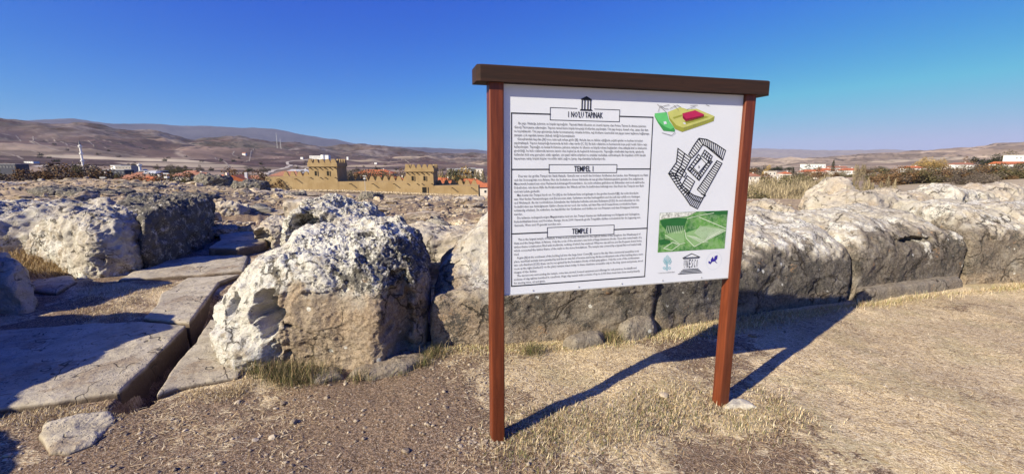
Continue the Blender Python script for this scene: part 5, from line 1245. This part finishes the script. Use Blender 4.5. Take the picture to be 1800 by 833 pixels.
while cnt < 285:
    a = rnd(-1.12, -.02) if random.random() < .85 else rnd(.5, 1.1); Y = math.exp(rnd(math.log(8), math.log(62))); x = a * Y
    if not keep(x, Y): continue
    if random.random() < .55:                # many lie along old wall lines
        ang = R(16); u = x * math.cos(ang) + Y * math.sin(ang); v_ = -x * math.sin(ang) + Y * math.cos(ang); v_ = round(v_ / 5.5) * 5.5 + rnd(-.35, .35); x, Y = u * math.cos(ang) - v_ * math.sin(ang), u * math.sin(ang) + v_ * math.cos(ang)
        if not keep(x, Y): continue
    s = (.09 + .24 * random.random() ** 1.7) * (1 + Y / 60); s = min(s, .6); lo = random.random() < .45; o = link('ruin_stone', STN[cnt % 8], None, (x, Y, gz(x, Y) + s * .1), (rnd(-.15, .15), rnd(-.15, .15), R(16) + rnd(-.2, .2) + (R(90) if random.random() < .3 else 0) if lo else rnd(0, 6.28))); o.scale = (s * rnd(1.8, 3.2), s, s * .8) if lo else (s * rnd(.8, 1.5), s, s * rnd(.7, 1.2))
    tag(o, 'weathered limestone lying loose among the rubble of the ruin field', 'stone', 'loose stones of the ruin field'); cnt += 1
# named rocks on the ruin edge
for px, pt, pb, Y, w, s, lab in ((378, 306, 331, 46, 2.1, 7, 'jagged dark outcrop on the ruin edge, the left of the two before the orange roofs'), (440, 313, 335, 44, 2.1, 8, 'jagged dark outcrop on the ruin edge, touching the left end of the town wall'),
        (249, 323, 340, 30, 1.7, 9, 'low dark mound of rock below the small white house'), (476, 330, 338, 48, 1.3, 5, 'brown boulder in front of the left end of the town wall'), (500, 336, 344, 42, 1.3, 2, 'cluster-topped stone right of the brown boulder before the town wall'), (519, 337, 345, 42, 1.1, 8, 'darker stone right of the cluster-topped one before the town wall'),
        (654, 337, 349, 38, 1.15, 7, 'dark rounded boulder below the lamp post'), (757, 345, 353, 38, 1.3, 6, 'pointed stone below the doorway of the town wall'), (144, 335, 352, 19, .85, 8, 'blocky dark stone in the left ruin field'), (185, 340, 352, 20, 1.3, 9, 'long dark stone right of the blocky one in the left ruin field'), (110, 338, 350, 22, 1.5, 7, 'dark low stone left of the blocky one'), (340, 338, 350, 20, 1.2, 9, 'dark flat rock behind the shaded passage block'), (405, 350, 362, 14, .55, 2, 'rough stone at the end of the passage'),
        (12, 325, 335, 34, 1.4, 3, 'pale rounded stone near the left picture edge'), (822, 352, 362, 30, 1.6, 4, 'low ridge of stones just left of the sign post')):
    a = at(px, pb, Y); g = gz(a[0], Y); H = at(px, pt, Y)[2] - g
    H = max(.3, H) * 1.05; q = [(a[0] + w * math.cos(i * .785 + .2) * rnd(.7, 1.15), Y + w * .8 * math.sin(i * .785 + .2) * rnd(.8, 1.15)) for i in range(8)]
    rock('ruin_rock', q, lambda x, y, g=g, H=H, a=a, w=w: g + H * (.72 + .34 * fbm2((x - a[0]) / w * .9 + 3 * s, (y - Y) / w * .9, 3)), base=g - .3, e=.32, soft=.03, nt=110, nz=50, seed=200 + int(px), amp=.10 * H ** .5, rough=1.4,
         mask=(ldark if s in (7, 8, 9) else cream), label=lab, cat='rock')
# passage end stones
for px, pb, Y, w, h, s, lab in ((402, 415, 9.6, .26, .20, 0, 'topmost pale stone of the little stack beside the dry grass patch'), (400, 425, 9.3, .24, .2, 1, 'second pale stone of the little stack beside the dry grass patch'), (383, 420, 9.4, .2, .2, 2, 'left pale stone of the little stack at the passage end'), (402, 432, 8.9, .42, .22, 3, 'flat-topped stone with a shaded front behind the step slab'), (428, 431, 9.0, .2, .2, 4, 'small lumpy stone between the flat-topped one and the rounded boulder')):
    a = at(px, pb, Y); g = gz(a[0], Y); o = link('passage_stone', STN[s], None, (a[0], Y, g + h * .6), (0, 0, rnd(0, 6))); o.scale = (w, w, h); tag(o, lab, 'stone')
rock('boulder', boxfoot(-4.85, -4.05, 7.7, 8.8, .1, 6), .5, e=.4, soft=.05, nt=200, nz=90, seed=71, amp=.05, mask=cream, label='rounded tan boulder with a shaded hollow front, between the passage and the big boulder', cat='boulder', dents=[((-4.6, 7.7, .15), (.28, .4, .25), (0, .3, 0))])
flat('boulder', boxfoot(-7.0, -5.2, 13.2, 13.8, .06, 7), .45, 72, 'long low kerb of stone beyond the dry grass patch', 'stone', nz=60, amp=.03, e=.25, mask=cream)
flat('paving_slab', [gp(205, 384), gp(250, 388), gp(300, 372), gp(330, 355), gp(300, 352), gp(225, 360)], .9, 73, 'broad flat cream slab lying on top of the left rocks', 'paving slab', nz=60, e=.12, base=.4, mat=M_SLAB) if False else None
# small rubble: too many to count
def scatter(name, n, fn, sz, mat, seed, base_n=4, sub=1, flatn=.6, cols=True):
    q = np.random.default_rng(seed); B = [small_rock(100 + seed * 10 + i, sub, flatn) for i in range(base_n)]
    P = fn(q, n); n = len(P); S_ = sz(q, n, P); V = []; F = []; off_ = 0; Cc = []
    Z = ground_z(P[:, 0], P[:, 1]); 
    for b in range(base_n):
        v, f = B[b]; m = np.arange(n) % base_n == b; k = m.sum(); a = q.uniform(0, 6.28, k); ca, sa = np.cos(a)[:, None], np.sin(a)[:, None]
        sc = S_[m][:, None] * q.uniform(.7, 1.4, (k, 1)); vx = (v[None, :, 0] * ca - v[None, :, 1] * sa) * sc + P[m, 0][:, None]; vy = (v[None, :, 0] * sa + v[None, :, 1] * ca) * sc + P[m, 1][:, None]; vz = v[None, :, 2] * sc + Z[m][:, None] + sc * .2
        V.append(np.stack([vx, vy, vz], -1).reshape(-1, 3)); F.append((f[None] + (np.arange(k) * len(v))[:, None, None]).reshape(-1, 3) + off_); off_ += k * len(v)
        cc = q.uniform(0, 1, (k, 3)); Cc.append(np.repeat(cc, len(v), 0))
    return tag(link(name, fast_mesh(name, np.concatenate(V), np.concatenate(F), mat, False, np.concatenate(Cc))), kind='stuff')
t = NT('pebble', .9, .15); c_, sp_ = t.attr(); n_ = t.noise(60, 4)
t.color(t.mix(t.ramp(n_, .35, .65, 0, .5), t.mix(sp_[0], (.16, .115, .075), (.50, .425, .32)), (.30, .25, .2))); M_PEB = t.m
def ruin_pts(q, n):
    a = np.where(q.random(n) < .8, q.uniform(-1.2, .0, n), q.uniform(.2, 1.2, n)); Y = np.exp(q.uniform(math.log(7.5), math.log(80), n)); X = a * Y
    dens = fbm2(X * .25, Y * .25, 3) + q.uniform(-.5, .5, n); u = -X * math.sin(R(16)) + Y * math.cos(R(16)); dens += .5 * (np.abs((u / 5.5) % 1 - .5) > .36)
    dens = dens * 1.0; m = (dens > .28) & np.array([keep(x, y) for x, y in zip(X, Y)]); return np.stack([X[m], Y[m]], 1)
scatter('rubble', 34000, ruin_pts, lambda q, n, P: (.015 + .075 * q.random(n) ** 2) * (1 + P[:, 1] / 32), M_PEB, 1)
def near_pts(q, n):
    X = q.uniform(-3.4, 6.5, n); Y = q.uniform(.9, 5.6, n) ** 1.0
    d = fbm2(X * 1.4, Y * 1.4, 3) + .75 * np.exp(-((X + 1.6) / .9) ** 2 - ((Y - 2.2) / .7) ** 2) + .5 * np.exp(-((X + .1) / .35) ** 2 - ((Y - 2.0) / .4) ** 2) - .35 * (X > 1.8)
    m = (d + q.uniform(-.5, .4, n) > .12); P = np.stack([X[m], Y[m]], 1); return P[(P[:, 1] < 3.45 + .28 * np.maximum(P[:, 0], 0)) & ~((P[:, 0] < -1.6) & (P[:, 1] > 2.9)) & ~((P[:, 0] < -2.4) & (P[:, 1] > 2.55))]
scatter('gravel', 26000, near_pts, lambda q, n, P: .0035 + .012 * q.random(n) ** 3, M_PEB, 2)
scatter('coarse_gravel', 420, near_pts, lambda q, n, P: .010 + .022 * q.random(n) ** 3, M_PEB, 3, sub=2)
M_CONC = plain('broken_concrete', (.40, .37, .32), .95, .2, 30, .004)
def base_pts(q, n):
    c = q.random(n) < .55; b = P0 + SD * SW + np.array([.10, -.06]); X = np.where(c, b[0] + q.normal(0, .09, n) + .05, P0[0] - .09 + q.normal(0, .09, n)); Y = np.where(c, b[1] + q.normal(0, .05, n), P0[1] - .03 + q.normal(0, .055, n)); return np.stack([X, Y], 1)
scatter('broken_concrete', 420, base_pts, lambda q, n, P: .003 + .012 * q.random(n) ** 2, M_PEB, 4)
b = P0 + SD * SW
flat('concrete_footing', [(b[0] - .02, b[1] - .07), (b[0] + .12, b[1] - .09), (b[0] + .22, b[1] - .10), (b[0] + .20, b[1] + .02), (b[0] + .08, b[1] + .05)], .009, 81, 'pale broken concrete collar at the foot of the right sign post', 'concrete', e=.5, nz=24, nt=90, amp=.012, mat=M_CONC)

# ------------------------------------------------------------------ grass and straw: too many to count
def blades(name, n, fn, mat, seed, hmin, hmax, lean, wid, cols, k1=.6, up=0):
    q = np.random.default_rng(seed); P, D = fn(q, n); n = len(P); Z = ground_z(P[:, 0], P[:, 1])
    h = q.uniform(hmin, hmax, n) * D; a = q.uniform(0, 6.28, n); ln_ = np.abs(q.normal(lean[0], lean[1], n)); ln_ = np.clip(ln_, 0, 1.5)
    dx, dy = np.cos(a), np.sin(a); b = np.stack([P[:, 0], P[:, 1], Z - .003 + up], 1); w = np.stack([-dy, dx, 0 * a], 1) * (wid * q.uniform(.6, 1.4, n))[:, None]
    mid = b + np.stack([dx * np.sin(ln_ * k1), dy * np.sin(ln_ * k1), np.cos(ln_ * k1)], 1) * (h * .55)[:, None]
    tip = mid + np.stack([dx * np.sin(ln_ * 1.1), dy * np.sin(ln_ * 1.1), np.maximum(np.cos(ln_ * 1.1), .03)], 1) * (h * .5)[:, None]
    v = np.stack([b - w, b + w, mid + w * .8, mid - w * .8, tip], 1).reshape(-1, 3); i = (np.arange(n) * 5)[:, None]
    f = np.concatenate([i + [0, 1, 2], i + [0, 2, 3], i + [3, 2, 4]]); pick = q.integers(0, len(cols), n); c = np.array(cols)[pick] * q.uniform(.75, 1.2, (n, 1))
    return tag(link(name, fast_mesh(name, v, f, mat, False, np.repeat(c, 5, 0))), kind='stuff')
t = NT('grass_blade', .8, .15); c_, _ = t.attr(); t.color(c_); M_BLADE = t.m
STRAW = [(.66, .53, .33), (.55, .42, .24), (.38, .27, .15), (.76, .65, .45), (.26, .175, .10)]; GREEN = [(.12, .14, .045), (.20, .19, .08), (.30, .26, .12), (.42, .34, .19)]; DGR = [(.05, .055, .02), (.10, .09, .04), (.22, .18, .10), (.04, .035, .02)]
def okground(X, Y):
    wall = Y < np.where(X < -.6, 3.5, 3.42 + .27 * np.maximum(X + .6, 0)) + .03
    slab = (X < -1.75) & (Y > 2.72 - .5 * (X + 2.5)) | ((X < -2.55) & (Y > 2.38)); return wall & ~slab & ~((X < -.75) & (X > -2.3) & (Y > 3.02))
def litter(q, n):
    X = q.uniform(-3.3, 7.5, n); Y = q.uniform(.9, 5.9, n); d = .25 + .9 * fbm2(X * .8, Y * .8, 3) + .35 * sstep(0, 2.5, X) - .25 * np.exp(-((X + 1.2) / 1.4) ** 2 - ((Y - 2.1) / .9) ** 2)
    m = okground(X, Y) & (d + q.uniform(-.45, .45, n) > .2); P = np.stack([X[m], Y[m]], 1); return P, np.ones(len(P))
blades('straw_litter', 150000, litter, M_BLADE, 5, .015, .06, (1.5, .06), .0016, STRAW, 1.0, .008)
def tufts(q, n, cs):
    k = q.integers(0, len(cs), n); c = np.array(cs)[k]; r = q.normal(0, 1, (n, 2)); P = c[:, :2] + r * c[:, 2:3]; D = c[:, 3]; m = okground(P[:, 0], P[:, 1]) | (c[:, 4] > 0); return P[m], D[m]
qq = random.Random(5); TC = []
def near(px, py, r, s, f=0): p = gp(px, py); TC.append((p[0], p[1], r, s, f))
for px, py in ((930, 760), (960, 745), (1000, 735), (1040, 745), (985, 765), (1080, 730), (1120, 715), (1150, 700), (1165, 712), (1040, 770), (1100, 765), (1130, 745), (1195, 725), (1220, 700), (905, 790), (950, 800), (1280, 740), (1320, 745), (1350, 700), (1380, 730)): near(px, py, .11, .9)
blades('grass_tufts', 9500, lambda q, n: tufts(q, n, TC), M_BLADE, 6, .018, .05, (.8, .35), .0013, GREEN[:3] + [(.16, .15, .07)] + STRAW)
TC2 = TC; TC = []
for px, py in ((450, 655), (480, 662), (510, 668), (540, 668), (430, 650), (575, 664), (640, 660), (700, 650), (735, 640), (765, 625), (1075, 597), (1068, 588), (935, 618), (500, 655), (470, 645), (720, 630)): near(px, py, .055, 1.2, 0)
for px, py in ((455, 656), (490, 660), (520, 662), (545, 663)): near(px, py, .06, 1.6, 1)
blades('dark_weeds', 9000, lambda q, n: tufts(q, n, TC), M_BLADE, 7, .03, .10, (.7, .4), .0012, DGR + GREEN[:2] + STRAW[1:3])
TC = []
for k in range(42):
    f = k / 41; px = 1150 + 640 * f; py = np.interp(px, [1150, 1262, 1497, 1692, 1800], [590, 580, 534, 508, 503]); near(px, py, .08, .8 + .5 * (px > 1480), 0)
for k in range(16): px = 770 + k * 22; near(px, np.interp(px, [770, 862, 1085], [620, 613, 600]), .06, .5, 0)
blades('wall_foot_grass', 24000, lambda q, n: tufts(q, n, TC), M_BLADE, 8, .02, .08, (1.0, .35), .0016, STRAW + [(.36, .34, .14), (.45, .42, .2)])
TC = []
for px, py, r in ((60, 475, .3), (30, 482, .3), (95, 470, .25), (120, 468, .2), (75, 462, .25), (10, 470, .3), (140, 478, .15), (40, 440, .1)): near(px, py, r, 1.9, 1)
blades('dry_grass_patch', 9000, lambda q, n: tufts(q, n, TC), M_BLADE, 9, .04, .11, (1.0, .4), .003, [(.46, .32, .15), (.36, .25, .12), (.58, .45, .26), (.22, .15, .08)])
TC = []
for k in range(60):
    px = qq.uniform(150, 370); py = qq.uniform(498, 560) ; 
    if px > 180 + (575 - py) * 2.2: continue
    near(px, py, .1, .6, 1)
for k in range(24): near(qq.uniform(10, 200), 722 + qq.uniform(2, 14), .05, .6, 1)
for k in range(10): near(qq.uniform(300, 430), 697 - (k * 1.5) , .05, .6, 1)
blades('thin_dry_grass', 16000, lambda q, n: tufts(q, n, TC), M_BLADE, 10, .02, .07, (1.0, .3), .0014, STRAW + [(.2, .15, .08)])

# ------------------------------------------------------------------ air
t = bpy.data.materials.new('air'); t.use_nodes = True; nd = t.node_tree.nodes; nd.remove(nd['Principled BSDF'])
pv = nd.new('ShaderNodeVolumePrincipled'); pv.inputs['Color'].default_value = (.66, .72, 1, 1); pv.inputs['Density'].default_value = 3.4e-5; pv.inputs['Anisotropy'].default_value = 0.0
t.node_tree.links.new(pv.outputs[0], nd['Material Output'].inputs['Volume'])
m = MB(); m.box(-17500, 17500, -17500, 17500, ZMIN - 1, max(ZMAX + 30, 60)); tag(m.build('haze', t), kind='stuff')
